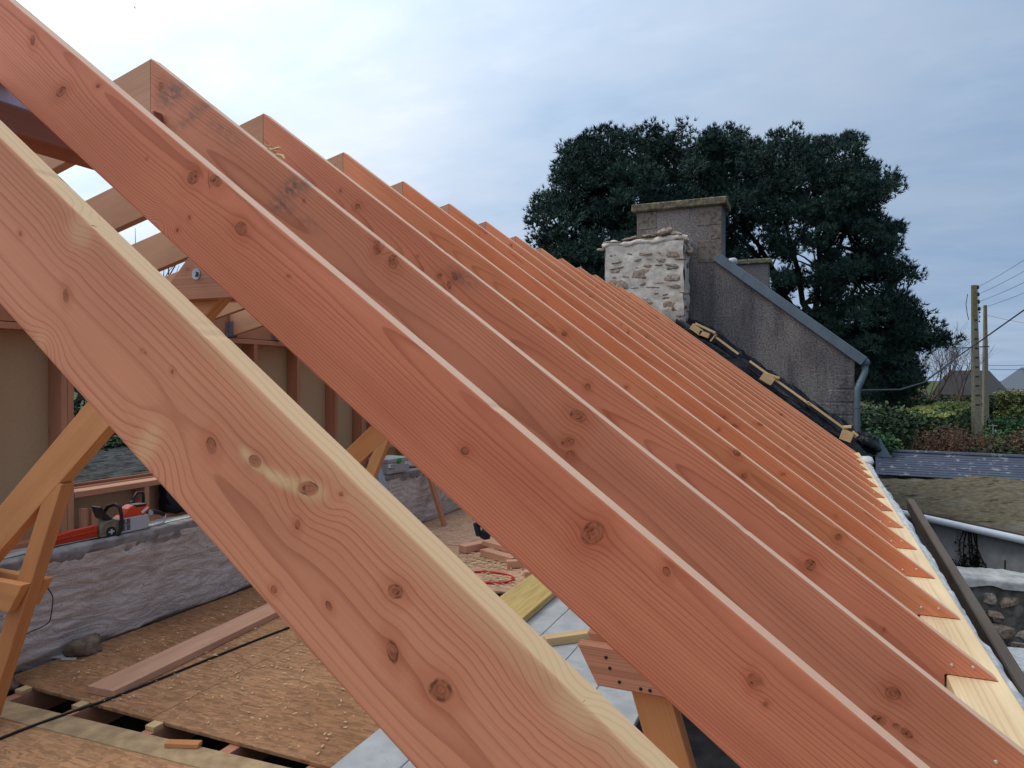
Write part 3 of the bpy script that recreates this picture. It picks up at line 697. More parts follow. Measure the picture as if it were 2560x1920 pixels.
# ------------------------------------------------------------------ whitewashed stone chimney
ch = thing('stone_chimney', 'whitewashed rubble stone chimney stub with crumbling mortar top', 'chimney')
CX0, CX1, CY0, CY1, CZ0, CZ1 = -2.79, -1.655, 10.0, 10.46, .2, 1.95
def wallgrid(x0, x1, z0, z1, y, sgn, res=.035, amp=.02, seed=1):
    us = np.linspace(x0, x1, int((x1 - x0) / res)); vs = np.linspace(z0, z1, int((z1 - z0) / res))
    return sheet(us, vs, lambda U, V: np.stack([U + .012 * vnoise(V * 6, U * 6, 0, seed), y - sgn * amp * fbm(U * 5, V * 6, 0, 4, seed), V + .01 * vnoise(U * 5, V * 5, 0, seed + 2)], -1))
v, q = wallgrid(CX0, CX1, CZ0, CZ1, CY0, 1); obj('mortar_face', grid_mesh('mortar_face', v, q), mortar, ch, True)
us = np.linspace(CY0, CY1, 14); vs = np.linspace(CZ0, CZ1, 50)
v, q = sheet(us, vs, lambda U, V: np.stack([CX1 + .018 * fbm(U * 6, V * 6, 0, 4, 6), U, V], -1)); obj('mortar_side', grid_mesh('mortar_side', v, q), mortar, ch, True)
v, q = sheet(us, vs, lambda U, V: np.stack([CX0 - .018 * fbm(U * 6, V * 6, 0, 4, 3), U, V], -1)); obj('mortar_side', grid_mesh('mortar_side', v, q[:, ::-1]), mortar, ch, True)
MB().box(CX0 + .03, CX1 - .03, CY0 + .03, CY1, CZ0, CZ1).build('core', mortar, ch)
rs = random.Random(5); stone_meshes = [rock_mesh('stone', (1, 1, 1), 30 + i, 2, .30) for i in range(9)]
big = [(1.80, .17, -1.80), (1.44, .20, -1.83), (1.52, .22, -2.25), (1.38, .24, -2.60), (1.10, .17, -2.2), (1.04, .20, -1.82), (.78, .17, -1.85), (.86, .14, -2.05)]
def put_stone(parent, x, y, z, sx, sy_, sz, rot, mat=stone):
    me = rs.choice(stone_meshes); o = bpy.data.objects.new('stone', me); COL.objects.link(o)
    if not me.materials: me.materials.append(mat)
    o.parent = parent; o.location = (x, y, z); o.scale = (sx, sy_, sz); o.rotation_euler = (0, rot, 0); return o
for z, hw, x in big: put_stone(ch, x, CY0 + .018, z, hw * .62, .030, .055 + .045 * rs.random(), rs.uniform(-.12, .12))
z = .62
while z < 1.86:
    x = CX0 + rs.uniform(.05, .2)
    while x < CX1 - .08:
        wd = rs.uniform(.035, .11)
        if rs.random() < .80 and all(abs(z - b[0]) > .07 or abs(x - b[2]) > b[1] * .62 + .07 for b in big):
            put_stone(ch, x + wd, CY0 + rs.uniform(.012, .026), z + rs.uniform(-.02, .02), wd, .028, rs.uniform(.012, .030), rs.uniform(-.2, .2))
        x += wd * 2 + rs.uniform(.02, .10)
    z += rs.uniform(.062, .088)
for i in range(10): put_stone(ch, CX1 + .0, CY0 + rs.uniform(.08, .4), rs.uniform(.7, 1.85), .025, rs.uniform(.04, .09), rs.uniform(.02, .04), 0)
# crumbling cap: mortar roll plus loose flat stones
us = np.linspace(0, 1, 80); vs = np.linspace(0, 2 * math.pi, 17)
def capfn(U, V):
    r = .042 + .022 * fbm(U * 9, V * .6, 0, 3, 12)
    return np.stack([CX0 - .05 + U * (CX1 - CX0 + .10), CY0 + .03 + np.cos(V) * r * .95, CZ1 + .01 + .035 * U + np.sin(V) * r * 1.0 + .018 * fbm(U * 6, 0, 0, 3, 2)], -1)
v, q = sheet(us, vs, capfn); obj('cap_mortar', grid_mesh('cap_mortar', v, q), mortar, ch, True)
MB().box(CX0 - .02, CX1 + .02, CY0 + .03, CY1 + .03, CZ1 - .03, CZ1 + .05).build('cap_bed', mortar, ch)
for (x, y, z, sx, sy_, sz, r) in ((-2.70, 10.06, 2.00, .13, .08, .028, .02), (-2.45, 10.1, 2.045, .12, .10, .02, -.1), (-1.93, 10.05, 2.095, .10, .09, .05, -.25), (-1.78, 10.08, 2.06, .10, .09, .03, .2), (-1.66, 10.10, 1.98, .06, .10, .03, .8), (-2.15, 10.08, 2.06, .14, .1, .018, 0), (-1.60, 10.15, 1.83, .05, .06, .05, .2), (-2.86, 10.0, 1.90, .06, .05, .018, .1)):
    put_stone(ch, x, y, z, sx, sy_, sz, r)

# ------------------------------------------------------------------ neighbouring grey house
nh = thing('grey_house', 'neighbouring grey roughcast house with tall chimney and zinc verge', 'house')
GY = 10.5; SL = .796
def vz(x): return 1.79 - (x + 1.23) * SL
gpoly = [(.53, -4.9), (.53, vz(.53) - .10), (-1.20, vz(-1.20) - .10), (-1.20, 2.52), (-2.44, 2.52), (-2.44, vz(-1.20) - .10), (-4.2, .13), (-4.2, -4.9)]
MB().prism(gpoly[::1], GY, GY + .45).build('gable', rough, nh)
MB().box(.28, .53, GY + .45, 17, -4.9, .05).build('side_wall', rough, nh)
roof_m = MB().obox(((-1.82 + .70) / 2, 13.95, (vz(-1.82) + vz(.70)) / 2 - .06), Vector((1.26, 0, -1.26 * SL)), (0, 3.4, 0), Vector((.03 * SL, 0, .03)))
roof_m.build('roof', slate, nh)
MB().obox((-3.1, 13.95, .95), Vector((1.28, 0, 1.28 * SL)), (0, 3.4, 0), Vector((-.03 * SL, 0, .03))).build('roof', slate, nh)
cap = MB().box(-2.51, -1.13, GY - .07, GY + .52, 2.52, 2.63).build('chimney_cap', lichen, nh, bevel=.015)
v2 = Vector((1, 0, -SL)).normalized(); n2 = Vector((SL, 0, 1)).normalized()
ve = MB().obox(Vector((-.315, GY + .05, vz(-.315) - .052)), v2 * 1.225, (0, .11, 0), n2 * .066).build('verge_flashing', zinc, nh, bevel=.006)
for x in (-.9, .1): MB().obox(Vector((x, GY - .062, vz(x) - .05)), v2 * .006, (0, .002, 0), n2 * .066).build('flashing_seam', zinc, nh)
# quoin stones: proud of the roughcast by a few millimetres
for (x0, x1, z0, z1) in ((-1.545, -1.205, 2.24, 2.515), (-1.36, -1.205, 2.03, 2.235), (-1.55, -1.205, 1.70, 2.022), (-2.435, -2.14, 2.25, 2.515), (-2.435, -2.31, 1.98, 2.245),
                         (.30, .525, -.12, .06), (.22, .525, -.30, -.14), (-.22, .525, -.47, -.32), (-.16, .525, -.66, -.49), (.12, .525, -.86, -.68)):
    MB().box(x0, x1, GY - .008, GY + .05, z0, z1).build('quoin', quoin if z0 > 1 else rough, nh, bevel=.008)
# gutter end and downpipe
gut = MB().tube([(.66, GY + .02, .235), (.66, 17, .25)], .062, 12).build('gutter', zinc, nh, True)
dp = [(.66, GY + .06, .19), (.655, GY + .04, .10), (.60, GY, -.04), (.565, GY - .02, -.12), (.56, GY - .03, -.3), (.565, GY - .03, -1.4), (.57, GY - .03, -4.6)]
d_ = MB().tube(dp, .042, 12).build('downpipe', zinc, nh, True)
MB().lathe([(.048, -.02), (.048, .02)], (.56, GY - .03, -.36), (0, 0, 1), 12).build('pipe_collar', zinc, d_)
MB().lathe([(.048, -.012), (.048, .012)], (.604, GY, -.03), (-.5, -.1, -1), 12).build('pipe_collar', zinc, d_)
MB().box(-1.52, -.86, 16.0, 16.5, .4, 2.50).build('rear_chimney', rough, nh)
MB().box(-1.58, -.80, 15.94, 16.56, 2.50, 2.60).build('rear_chimney_cap', lichen, nh, bevel=.015)
MB().lathe([(.035, 0), (.035, .52), (.075, .53), (.075, .60), (.05, .62)], (-1.22, 12.2, 1.40), (0, 0, 1), 12).build('vent_pipe', simple('pale_vent', (.5, .52, .54), .4), nh, True)

# ------------------------------------------------------------------ floor
simple('dusty_board', (.40, .275, .155), .9, .15, 0, 9, .3)
ZF = -1.85
fl = bpy.data.objects.new('floor', None); COL.objects.link(fl); tag(fl, kind='structure')
def slab(name, x0, x1, y0, y1, z0, z1, mat, par=fl):
    v = MB().box(x0, x1, y0, y1, z0, z1); return v.build(name, mat, par, bevel=.003)
def skew_panel(x0, x1, y0, ya, yb, mat):
    MB().add([(x0, y0, ZF - .022), (x1, y0, ZF - .022), (x1, yb, ZF - .022), (x0, ya, ZF - .022), (x0, y0, ZF), (x1, y0, ZF), (x1, yb, ZF), (x0, ya, ZF)], [(0, 3, 2, 1), (4, 5, 6, 7), (0, 1, 5, 4), (1, 2, 6, 5), (2, 3, 7, 6), (3, 0, 4, 7)]).build('floor_panel', mat, fl, bevel=.003)
skew_panel(-4.62, -2.402, -1.4, 2.376, 2.480, osb2); skew_panel(-2.398, -.2, -1.4, 2.480, 2.583, osb2)
# bare strip along the edge of the opening
tb = timber('edge_board', (-4.62, 2.455, ZF - .011), (-1.2, 2.615, ZF - .011), .150, .026, MATS['dusty_board'], fl, (0, 1, 0), .003)
slab('floor_panel', -4.56, -3.30, 2.725, 5.38, ZF - .022, ZF, osb); slab('floor_panel', -3.296, -2.06, 2.725, 5.38, ZF - .022, ZF, osb)
slab('floor_panel', -4.60, -2.30, 5.57, 6.888, ZF - .022, ZF, osb3); slab('floor_panel', -4.60, -1.9, 6.896, 9.9, ZF - .022, ZF + .006, osb3)
for x in (-4.31, -3.81, -3.226, -2.70, -2.2, -1.7, -1.2):
    timber('joist', (x, -1.2, ZF - .10), (x, 9.9, ZF - .10), .15, .066, fir_s, fl, (0, 0, 1), .003)
# packers on the joists where the opening crosses them
for x in (-4.31, -3.81, -3.226):
    timber('packer', (x, 2.66, ZF - .012), (x, 2.722, ZF - .012), .066, .024, pale, fl, (1, 0, 0), .002)
MB().box(-5.1, .4, -1.6, 10.0, -4.9, -4.6).build('lower_floor', blockw, fl)
lw = thing('added_near_wall', 'unseen low masonry wall added to darken the storey below at the near end', 'wall'); MB().box(-5.1, .45, -1.6, -1.3, -4.9, -1.9).build('masonry', blockw, lw)  # unseen wall, added to keep light out of the lower storey
# grey boards along the right side
gd = thing('grey_board_deck', 'row of pale grey boards laid along the right side of the floor', 'deck')
for i, x in enumerate((-2.05, -1.748, -1.446, -1.144)):
    slab('board', x, x + .297, 2.0 + .1 * i, 6.6, ZF + .008, ZF + .040, greyb, gd)

# ------------------------------------------------------------------ left knee wall with ledge
kw = thing('knee_wall', 'rough lime-plastered stone knee wall with concrete ledge along the left', 'wall')
us = np.linspace(-1.3, 9.95, 520); vs = np.linspace(0, 1, 64)
def kwfn(U, V):
    x = -4.56 + .10 * V; amp = .020 * np.clip(V * 6, 0, 1) + .004
    d = amp * .7 * fbm(U * 2.6, V * 2.0, 0, 3, 31) + .006 * fbm(U * 5 + 4 * V, V * 16, 0, 4, 40) + .006 * np.sin(V * 60 + 14 * fbm(U * 1.7, V * 1.5, 0, 3, 8)) * np.clip(vnoise(U * 3, V * 4, 0, 6) + .3, 0, 1)
    ragged = -.055 * np.clip(1 - V / (.07 + .05 * fbm(U * 3, 0, 0, 4, 5)), 0, 1)
    return np.stack([x + d + ragged, U, -1.87 + V * .70 + .006 * fbm(U * 4, V * 4, 0, 2, 1)], -1)
v, q = sheet(us, vs, kwfn); obj('plaster_face', grid_mesh('plaster_face', v, q), plaster, kw, True)
def ledgefn(U, V):     # concrete band rolling on to the ledge
    a = np.interp(V, [0, .16, .30, .42, 1], [-4.470, -4.455, -4.452, -4.49, -5.25]); z = np.interp(V, [0, .16, .30, .42, 1], [-1.215, -1.16, -1.118, -1.105, -1.215])
    rag = np.where(V < .14, -.02 * fbm(U * 7, 0, 0, 4, 3) - .012 * vnoise(U * 34, 0, 0, 2), 0)
    n_ = .007 * fbm(U * 6, V * 6, 0, 4, 7) + .005 * vnoise(U * 45, V * 30, 0, 5)
    return np.stack([a + n_ * (V < .4), U, z + rag + n_ * .6], -1)
v, q = sheet(us, np.linspace(0, 1, 26), ledgefn); obj('ledge', grid_mesh('ledge', v, q), concrete, kw, True)
v, q = sheet(us[::4], np.array([.47, .6, .8, 1.]), lambda U, V: np.stack([np.interp(V, [.42, 1], [-4.49, -5.25]) + .015 * vnoise(U * 3, V * 3), U, np.interp(V, [.42, 1], [-1.105, -1.215]) + .006 + .003 * vnoise(U * 5, V * 5)], -1))
obj('cement_screed', grid_mesh('cement_screed', v, q), cement, kw, True)
MB().box(-5.1, -4.66, -1.3, 9.95, -4.9, -1.25).build('masonry', blockw, kw)

# stud wall standing on the ledge
sw = thing('stud_wall', 'left timber stud wall with tan fibre board panels and window openings', 'wall')
def zled(x): return np.interp(-x, [4.49, 5.25], [-1.105, -1.215])
ZB, ZT = -1.175, .33
timber('sole_plate', (XLF - .0725, -1.2, ZB + .024), (XLF - .0725, 9.9, ZB + .024), .145, .045, fir_s, sw, (1, 0, 0))
timber('packing_board', (XLF - .06, -1.2, ZB - .022), (XLF - .06, 9.9, ZB - .022), .16, .04, simple('weathered_board', (.17, .135, .085), .9, .2, 0, 20, .3), sw, (1, 0, 0))
timber('top_beam', (XLF - .0725, -1.2, ZT + .022), (XLF - .0725, 9.9, ZT + .022), .145, .045, fir_s, sw, (1, 0, 0))
timber('header_beam', (XLF - .05, -1.2, ZT + .17), (XLF - .05, 9.9, ZT + .17), .24, .09, fir_s, sw, (0, 0, 1))
def stud(y, z0=ZB + .048, z1=ZT - .001): timber('stud', (XLF - .0725, y + .0225, z0), (XLF - .0725, y + .0225, z1), .145, .045, fir_s, sw, (1, 0, 0))
WIN = ((3.455, 4.66), (7.42, 8.64))
for y in (-.6, 0, .6, 1.2, 1.8, 2.4, 2.78, 3.358, 3.406, 4.662, 4.71, 5.25, 5.872, 6.512, 7.02, 7.325, 7.373, 8.645, 8.693, 9.3): stud(y)
def panel(y0, y1, z0, z1): MB().box(XLF - .165, XLF - .147, y0, y1, z0, z1).build('panel', tanboard, sw)
yy = [-1.2, 0, 1.2, 2.4, 3.452]
for a, b in zip(yy[:-1], yy[1:]): panel(a + .002, b - .002, ZB - .02, .55)
for a, b in ((4.665, 5.27), (5.274, 5.892), (5.896, 6.53), (6.534, 7.418), (8.645, 9.9)): panel(a, b, ZB - .02, .55)
for (a, b) in WIN:                                            # sills, cripples, lower panels, heads
    timber('sill', (XLF - .0725, a, -.858), (XLF - .0725, b + .005, -.858), .145, .044, fir_s, sw, (1, 0, 0))
    timber('lower_rail', (XLF - .02, a - .03, -.795 - .0), (XLF - .02, a - .03, -.84), .04, .03, fir_s, sw, (0, 1, 0)) if False else None
    for y in (a + .585, b - .05): stud(y, ZB + .048, -.881)
    panel(a + .002, b - .002, ZB - .02, -.825)
    timber('outer_sill', (XLF - .185, a, -.85), (XLF - .185, b, -.85), .10, .02, fir_b, sw, (0, 0, 1))
    timber('lintel', (XLF - .0725, a, ZT - .15), (XLF - .0725, b, ZT - .15), .145, .09, fir_s, sw, (1, 0, 0))
# small timber offcuts stood on the ledge behind the chainsaw
for lab, y, h in (('short pink offcut stood upright left of the chainsaw', 3.50, .17), ('short pink offcut stood upright nearest the chainsaw guard', 3.58, .155)):
    tag(timber('offcut', (XLF + .03, y, -1.128), (XLF + .03, y, -1.128 + h), .05, .03, fir_s, None, (0, 1, 0)), lab, 'offcut', 'upright offcuts on the ledge')

# ------------------------------------------------------------------ trusses
def make_truss(y, label):
    t = thing('timber_truss', label, 'truss', 'timber roof trusses')
    h = .05                                            # half thickness of the main members
    ang = math.atan(.823)
    # left principal: upper edge through (-3.786,-.618) and (-3.149,-.094)
    d = Vector((math.cos(ang), 0, math.sin(ang))); nn = Vector((-math.sin(ang), 0, math.cos(ang)))
    p0 = Vector((-4.42, y, -.618 - .634 * .823)) - nn * .092; p1 = Vector((-2.36, y, -.618 + 1.426 * .823)) - nn * .092
    dy = Vector((0, -.0225, 0)); timber('principal', p0 + dy, p1 + dy, .182, .065, fir_t, t, nn)
    # right principal below the right slope
    q0 = Vector((-2.33, y, ZR - .2735 - .19)); q1 = Vector((-.35, y, ZR - .2735 - .19 - 1.98 * math.tan(TH)))
    timber('principal', q0 + dy, q1 + dy, .15, .065, fir_t, t, sn)
    timber('leg', (-3.40, y - .021, -.50), (-4.02, y - .021, ZF + .001), .100, .066, fir_t, t, (1, 0, 0))
    timber('leg', (-.545, y - .021, -.80), (-.05, y - .021, ZF - .6), .125, .066, fir_t, t, (1, 0, 0))
    for s in (-1, 1):
        yy = y + (.036 if s > 0 else -.078)
        # left clamp boards, right end cut at a slant
        poly = [(-4.5, -1.175), (-3.69, -1.175), (-3.58, -1.025), (-4.5, -1.025)]
        prism_timber('clamp_board', poly, yy - .022, yy + .022, fir_t, t)
        poly = [(-.645, -1.010), (.30, -1.010), (.30, -.880), (-.716, -.880)]
        prism_timber('clamp_board', poly, yy - .022, yy + .022, fir_s, t)
        poly = [(-2.60, .338), (-1.55, .338), (-1.72, .52), (-2.465, .52)] if s > 0 else [(-2.66, .338), (-1.55, .338), (-1.74, .545), (-2.445, .545)]
        c = prism_timber('collar', poly, yy - .022, yy + .022, fir_s, t)
        if s < 0:
            b = MB().lathe([(.024, -.003), (.024, .001)], (-2.42, yy - .0225, .445), (0, 1, 0), 20).build('bolt', steel, t)
            MB().lathe([(.0125, -.014), (.0125, -.003)], (-2.42, yy - .0225, .445), (0, 1, 0), 6).build('bolt_head', steel, b)
    # screws
    for (x, z) in ((-.645, -.912), (-.632, -.945), (-.60, -.985), (-.53, -.995), (-.50, -.995)):
        MB().lathe([(.006, -.001), (.006, .001)], (x + .03, y - .1005, z), (0, 1, 0), 8).build('screw', letter, t)
    return t
make_truss(2.33, 'near timber truss with leaning legs and bolted collar behind the first rafters')
make_truss(5.20, 'far timber truss with leaning legs further along the room')

# ------------------------------------------------------------------ loose things on the floor and ledge
def cable(name, pts, r, mat, label, cat, n=6):
    P = []
    pts = [Vector(p) for p in pts]
    for i in range(len(pts) - 1):
        a, b, c, d = pts[max(i - 1, 0)], pts[i], pts[i + 1], pts[min(i + 2, len(pts) - 1)]
        for k in range(6):
            t = k / 6; P.append(.5 * ((2 * b) + (c - a) * t + (2 * a - 5 * b + 4 * c - d) * t * t + (3 * b - a - 3 * c + d) * t ** 3))
    P.append(pts[-1]); o = MB().tube(P, r, n).build(name, mat, None, True); return tag(o, label, cat)
pk = timber('plank', (-3.795, 2.80, ZF + .0235), (-3.93, 4.75, ZF + .0235), .205, .045, pinkpl, None, (1, 0, 0)); tag(pk, 'planed pink plank lying on the strand board floor', 'plank')
cable('cable', [(-3.80, 1.6, ZF + .008), (-3.80, 2.257, ZF + .008), (-3.74, 2.6, ZF + .009), (-3.69, 2.85, ZF + .008), (-3.60, 3.7, ZF + .008), (-3.54, 4.15, ZF + .008), (-3.4, 5.0, ZF + .008)], .0075, rubber, 'black cable running along the floor beside the pink plank', 'cable')
wx = -4.40
cable('thin_cable', [(on(*p, 'x', wx)) for p in ((104, 1390), (101, 1430), (108, 1448), (119, 1470), (132, 1495), (127, 1540), (122, 1555), (105, 1567), (75, 1580), (55, 1591), (46, 1590))], .0035, rubber, 'thin black wire hanging down the plastered knee wall', 'cable', 5)
tag(obj('stone', rock_mesh('stone', (.075, .10, .06), 3, 3, .28), simple('brown_rubble', (.20, .155, .115), .95, .1, 0, 18, .4, .5, .01), smooth=True, loc=on(208, 1618, 'z', ZF + .045)), 'brown rubble stone lying at the foot of the knee wall', 'stone')
tag(obj('stone', rock_mesh('stone', (.15, .17, .10), 6, 3, .28), stone, smooth=True, loc=(-4.50, 2.55, ZF + .06)), 'dark stone at the corner behind the truss leg', 'stone')
for i, (px, py, lab) in enumerate(((150, 1643, 'white scrap of board beside the brown stone'), (172, 1649, 'thin white sliver in front of the brown stone'))):
    p = on(px, py, 'z', ZF); tag(MB().obox(p + Vector((0, 0, .006)), (.045, .02, 0), (-.008, .02 if i == 0 else .006, 0), (0, 0, .005)).build('scrap', paper), lab, 'scrap')
# offcut on the pale edge board
p = on(451, 1872, 'z', ZF); tag(timber('offcut', p + Vector((-.085, -.01, .014)), p + Vector((.08, .05, .014)), .045, .024, fir_t, None, (0, 1, 0)), 'small brown offcut lying on the pale floor edge board', 'offcut')
# dark thin board by the knee wall beyond the plank
tag(timber('board', (-4.35, 4.85, ZF + .03), (-4.15, 6.2, ZF + .05), .30, .018, simple('grey_brown_board', (.19, .15, .11), .85), None, (1, 0, 0)), 'thin grey-brown board lying behind the pink plank', 'board')
# yellow shuttering boards and batten on the deck
tag(timber('shuttering_board', (-2.11, 4.15, ZF + .075), (-2.13, 6.3, ZF + .075), .36, .05, yply, None, (1, 0, 0)), 'yellow shuttering board lying beside the grey deck boards', 'board')
tag(timber('batten', (-1.66, 4.46, ZF + .070), (-1.18, 4.92, ZF + .070), .075, .055, pale, None, (1, 0, 0)), 'short pale batten lying across the grey deck boards', 'batten')
# pile of offcuts
def off(label, p0, p1, wid, thk, z, m=pinkpl): tag(timber('offcut', (*p0, z), (*p1, z), wid, thk, m, None, (0, 0, 1) if wid < thk else (1, 0, 0)), label, 'offcut', 'offcuts on the far floor')
off('left chunk of the offcut pile on the far floor', (-3.40, 6.62), (-3.27, 6.92), .12, .075, ZF + .045)
off('upper pointed board of the offcut pile', (-3.18, 6.82), (-2.62, 6.55), .19, .05, ZF + .105)
off('lower block under the pointed board of the offcut pile', (-3.14, 6.62), (-2.70, 6.42), .11, .07, ZF + .042)
off('small block in front of the offcut pile', (-2.73, 6.27), (-2.60, 6.36), .07, .07, ZF + .042)
off('block carrying the navy drill', (-3.20, 7.10), (-2.95, 7.02), .12, .12, ZF + .066)
off('pale sliver beside the drill block', (-3.36, 7.04), (-3.22, 7.14), .05, .03, ZF + .03, pale)
off('small offcut beyond the red hose', (-2.46, 6.06), (-2.28, 6.16), .07, .05, ZF + .03)
off('offcut half hidden by the yellow board', (-2.38, 5.82), (-2.2, 5.9), .08, .05, ZF + .03)
# drill: navy cordless tool lying on the block
dr = thing('power_drill', 'navy cordless drill lying behind the offcut pile', 'drill', loc=(0, 0, 0))
c0 = Vector((-3.43, 7.12, ZF))
MB().obox(c0 + Vector((-.03, 0, .15)), (.030, .008, .0), (-.006, .030, 0), (-.022, 0, .075)).build('handle', navy, dr, bevel=.012)
MB().obox(c0 + Vector((.07, 0, .10)), (.05, .012, -.02), (-.01, .038, 0), (.012, 0, .05)).build('battery', navy, dr, bevel=.01)
MB().tube([c0 + Vector((-.05, 0, .22)), c0 + Vector((.05, .02, .20)), c0 + Vector((.14, .03, .16))], [.032, .036, .022], 12).build('motor_housing', navy, dr, True)
MB().tube([c0 + Vector((.14, .03, .16)), c0 + Vector((.19, .04, .14))], [.017, .014], 10).build('chuck', black, dr, True)
# red hose loop
hp = [(-2.75 + .245 * math.cos(a), 5.885 + .17 * math.sin(a), ZF + .012) for a in np.linspace(math.radians(-150), math.radians(150), 26)]
hp = [(-3.35, 5.62, ZF + .012), (-3.1, 5.70, ZF + .012)] + hp + [(-3.1, 6.05, ZF + .012), (-3.35, 6.2, ZF + .012)]
cable('red_hose', hp, .011, redh, 'bright red hose lying in a loop on the far floor', 'hose', 8)
# prop leaning on the far knee wall
tag(timber('prop', (-4.22, 7.74, ZF + .008), (-4.40, 7.62, -1.14), .07, .045, fir_s, None, (0, 1, 0)), 'timber prop leaning against the far knee wall', 'prop')
# pale straightedge leaning on the ledge
tag(timber('straightedge', (-4.12, 6.62, ZF + .004), (-4.42, 6.45, -.79), .105, .025, metalw, None, (0, 1, 0)), 'pale metal straightedge leaning against the ledge by the grey case', 'straightedge')
# sawdust and shavings: uncountable
nch = 2600; cx = np.concatenate([rng.normal(-2.95, .28, 700), rng.normal(-2.75, .14, 250), rng.uniform(-4.4, -2.1, 700), rng.uniform(-4.4, -2.2, 950)])
cyy = np.concatenate([rng.normal(6.45, .22, 700), rng.normal(5.85, .10, 250), rng.uniform(5.6, 8.8, 700), rng.uniform(2.75, 5.35, 950)])
ang = rng.uniform(0, 6.28, nch); L_ = rng.uniform(.006, .022, nch); L_[1650:] *= .6; wd = L_ * .35; z0 = ZF + .005 + rng.uniform(0, .008, nch)
ca, sa = np.cos(ang), np.sin(ang)
Pv = np.stack([np.stack([cx + ca * L_ * a - sa * wd * b, cyy + sa * L_ * a + ca * wd * b, z0 + rng.uniform(0, .006, nch)], -1) for a, b in ((-1, -1), (1, -1), (1, 1), (-1, 1))], 1)
Pv[:, :, 1] = np.where((Pv[:, :, 1] > 5.36) & (Pv[:, :, 1] < 5.58), 5.7, Pv[:, :, 1])
shv = obj('wood_shavings', grid_mesh('wood_shavings', Pv.reshape(-1, 3), np.arange(nch * 4).reshape(-1, 4)), simple('shavings', (.60, .40, .23), .9))
tag(shv, 'pale sawdust and shavings scattered over the strand board floor', 'shavings', kind='stuff')

# grey tool case with green latch
tbx = thing('tool_case', 'grey plastic tool case with round green latch on the ledge', 'tool case')
def loc_case(u, v, z): return Vector((-4.60, 6.86, -1.118)) + Vector((.205, .0, 0)) * 0 + Vector((.09, .30, 0)).normalized() * u + Vector((.95, -.28, 0)).normalized() * v + Vector((0, 0, z))
ux = Vector((.05, .40, 0)).normalized(); vx = Vector((.40, -.05, 0)).normalized(); o0 = Vector((-4.57, 7.02, -1.11))
def cb(name, u0, u1, v0, v1, z0, z1, mat, par=tbx, bev=.006):
    c = o0 + ux * (u0 + u1) / 2 + vx * (v0 + v1) / 2 + Vector((0, 0, (z0 + z1) / 2))
    return MB().obox(c, ux * (u1 - u0) / 2, vx * (v1 - v0) / 2, Vector((0, 0, (z1 - z0) / 2))).build(name, mat, par, bevel=bev)
bd = cb('case_body', -.20, .20, -.15, .145, .012, .135, greyp); cb('lid', -.20, .20, -.15, .147, .137, .185, greyp)
for u in (-.15, .15): cb('foot', u - .03, u + .03, -.12, .12, 0, .012, greyp)
cb('front_panel', -.09, .09, .145, .153, .03, .12, greyp, bd); cb('label', -.19, -.11, .146, .150, .085, .128, paper, bd); cb('label', .11, .185, .146, .150, .10, .135, paper, bd)
cb('latch_slot', -.185, -.115, .148, .152, .07, .078, letter, bd); cb('label_mark', -.14, -.12, .1505, .152, .095, .12, letter, bd); cb('label_mark', .15, .16, .1505, .152, .112, .125, letter, bd)
lt = o0 + vx * .150 + Vector((0, 0, .155))
MB().lathe([(.034, -.006), (.034, .010), (.028, .014)], lt, vx, 22).build('latch', green, tbx, True)
# second box half hidden behind it
bx2 = thing('tool_box', 'white and black tool box behind the grey case, mostly hidden by the rafter', 'tool box')
MB().box(-4.70, -4.50, 7.52, 7.9, -1.135, -1.09).build('base', black, bx2, bevel=.01); MB().box(-4.69, -4.51, 7.53, 7.9, -1.09, -.99).build('lid', paper, bx2, bevel=.01)

# chainsaw lying on the ledge: local axes along the wall (u = +Y), out of the wall (v = +X), up
cs = thing('chainsaw', 'orange and white battery chainsaw with orange bar cover on the ledge', 'chainsaw')
O = on(*((200 + 430 / 5.53), (1140 + 1085 / 5.53)), 'x', -4.56); U = Vector((.10, 1, -.00)).normalized(); Vv = Vector((1, -.10, 0)); Zz = Vector((0, 0, 1)); O.z = -1.112
def K(u, v_, z): return O + U * u + Vv * v_ + Zz * z
def side_prism(name, prof, v0, v1, mat, par=cs, bev=.006, smooth=False):
    n = len(prof); v = [K(u, v0, z) for u, z in prof] + [K(u, v1, z) for u, z in prof]
    f = [tuple(range(n)), tuple(range(2 * n - 1, n - 1, -1))] + [(i, i + n, (i + 1) % n + n, (i + 1) % n) for i in range(n)]
    me = mesh_from(name, v, f)
    import bmesh
    bm = bmesh.new(); bm.from_mesh(me); bmesh.ops.recalc_face_normals(bm, faces=bm.faces); bm.to_mesh(me); bm.free()
    return obj(name, me, mat, par, smooth, bev)
body = side_prism('body', [(.02, .005), (.235, .010), (.255, .06), (.245, .115), (.185, .115), (.02, .115)], -.03, .062, whitep)
side_prism('battery_cover', [(.02, .112), (.19, .112), (.205, .108), (.262, .150), (.252, .180), (.228, .192), (.12, .195), (.085, .175), (.055, .13)], -.03, .060, orange)
side_prism('top_grip', [(.13, .196), (.235, .193), (.215, .176), (.15, .176)], -.0, .0615, black, bev=.002)
cv = side_prism('clutch_cover', [(-.115, .010), (.015, .005), (.02, .11), (-.03, .125), (-.085, .115), (-.118, .08)], .0, .070, olive)
MB().lathe([(.034, 0), (.034, .006)], K(-.045, .070, .040), Vv, 20).build('cover_knob', black, cv)
MB().obox(K(-.045, .078, .040), U * .020, Vv * .003, Zz * .005).build('knob_wing', whitep, cv); MB().obox(K(-.045, .0785, .040), U * .005, Vv * .003, Zz * .018).build('knob_wing', whitep, cv)
side_prism('bar_cover', [(-.12, .015), (-.12, .098), (-.30, .090), (-.46, .070), (-.50, .045), (-.46, .012)], .018, .050, orange2)
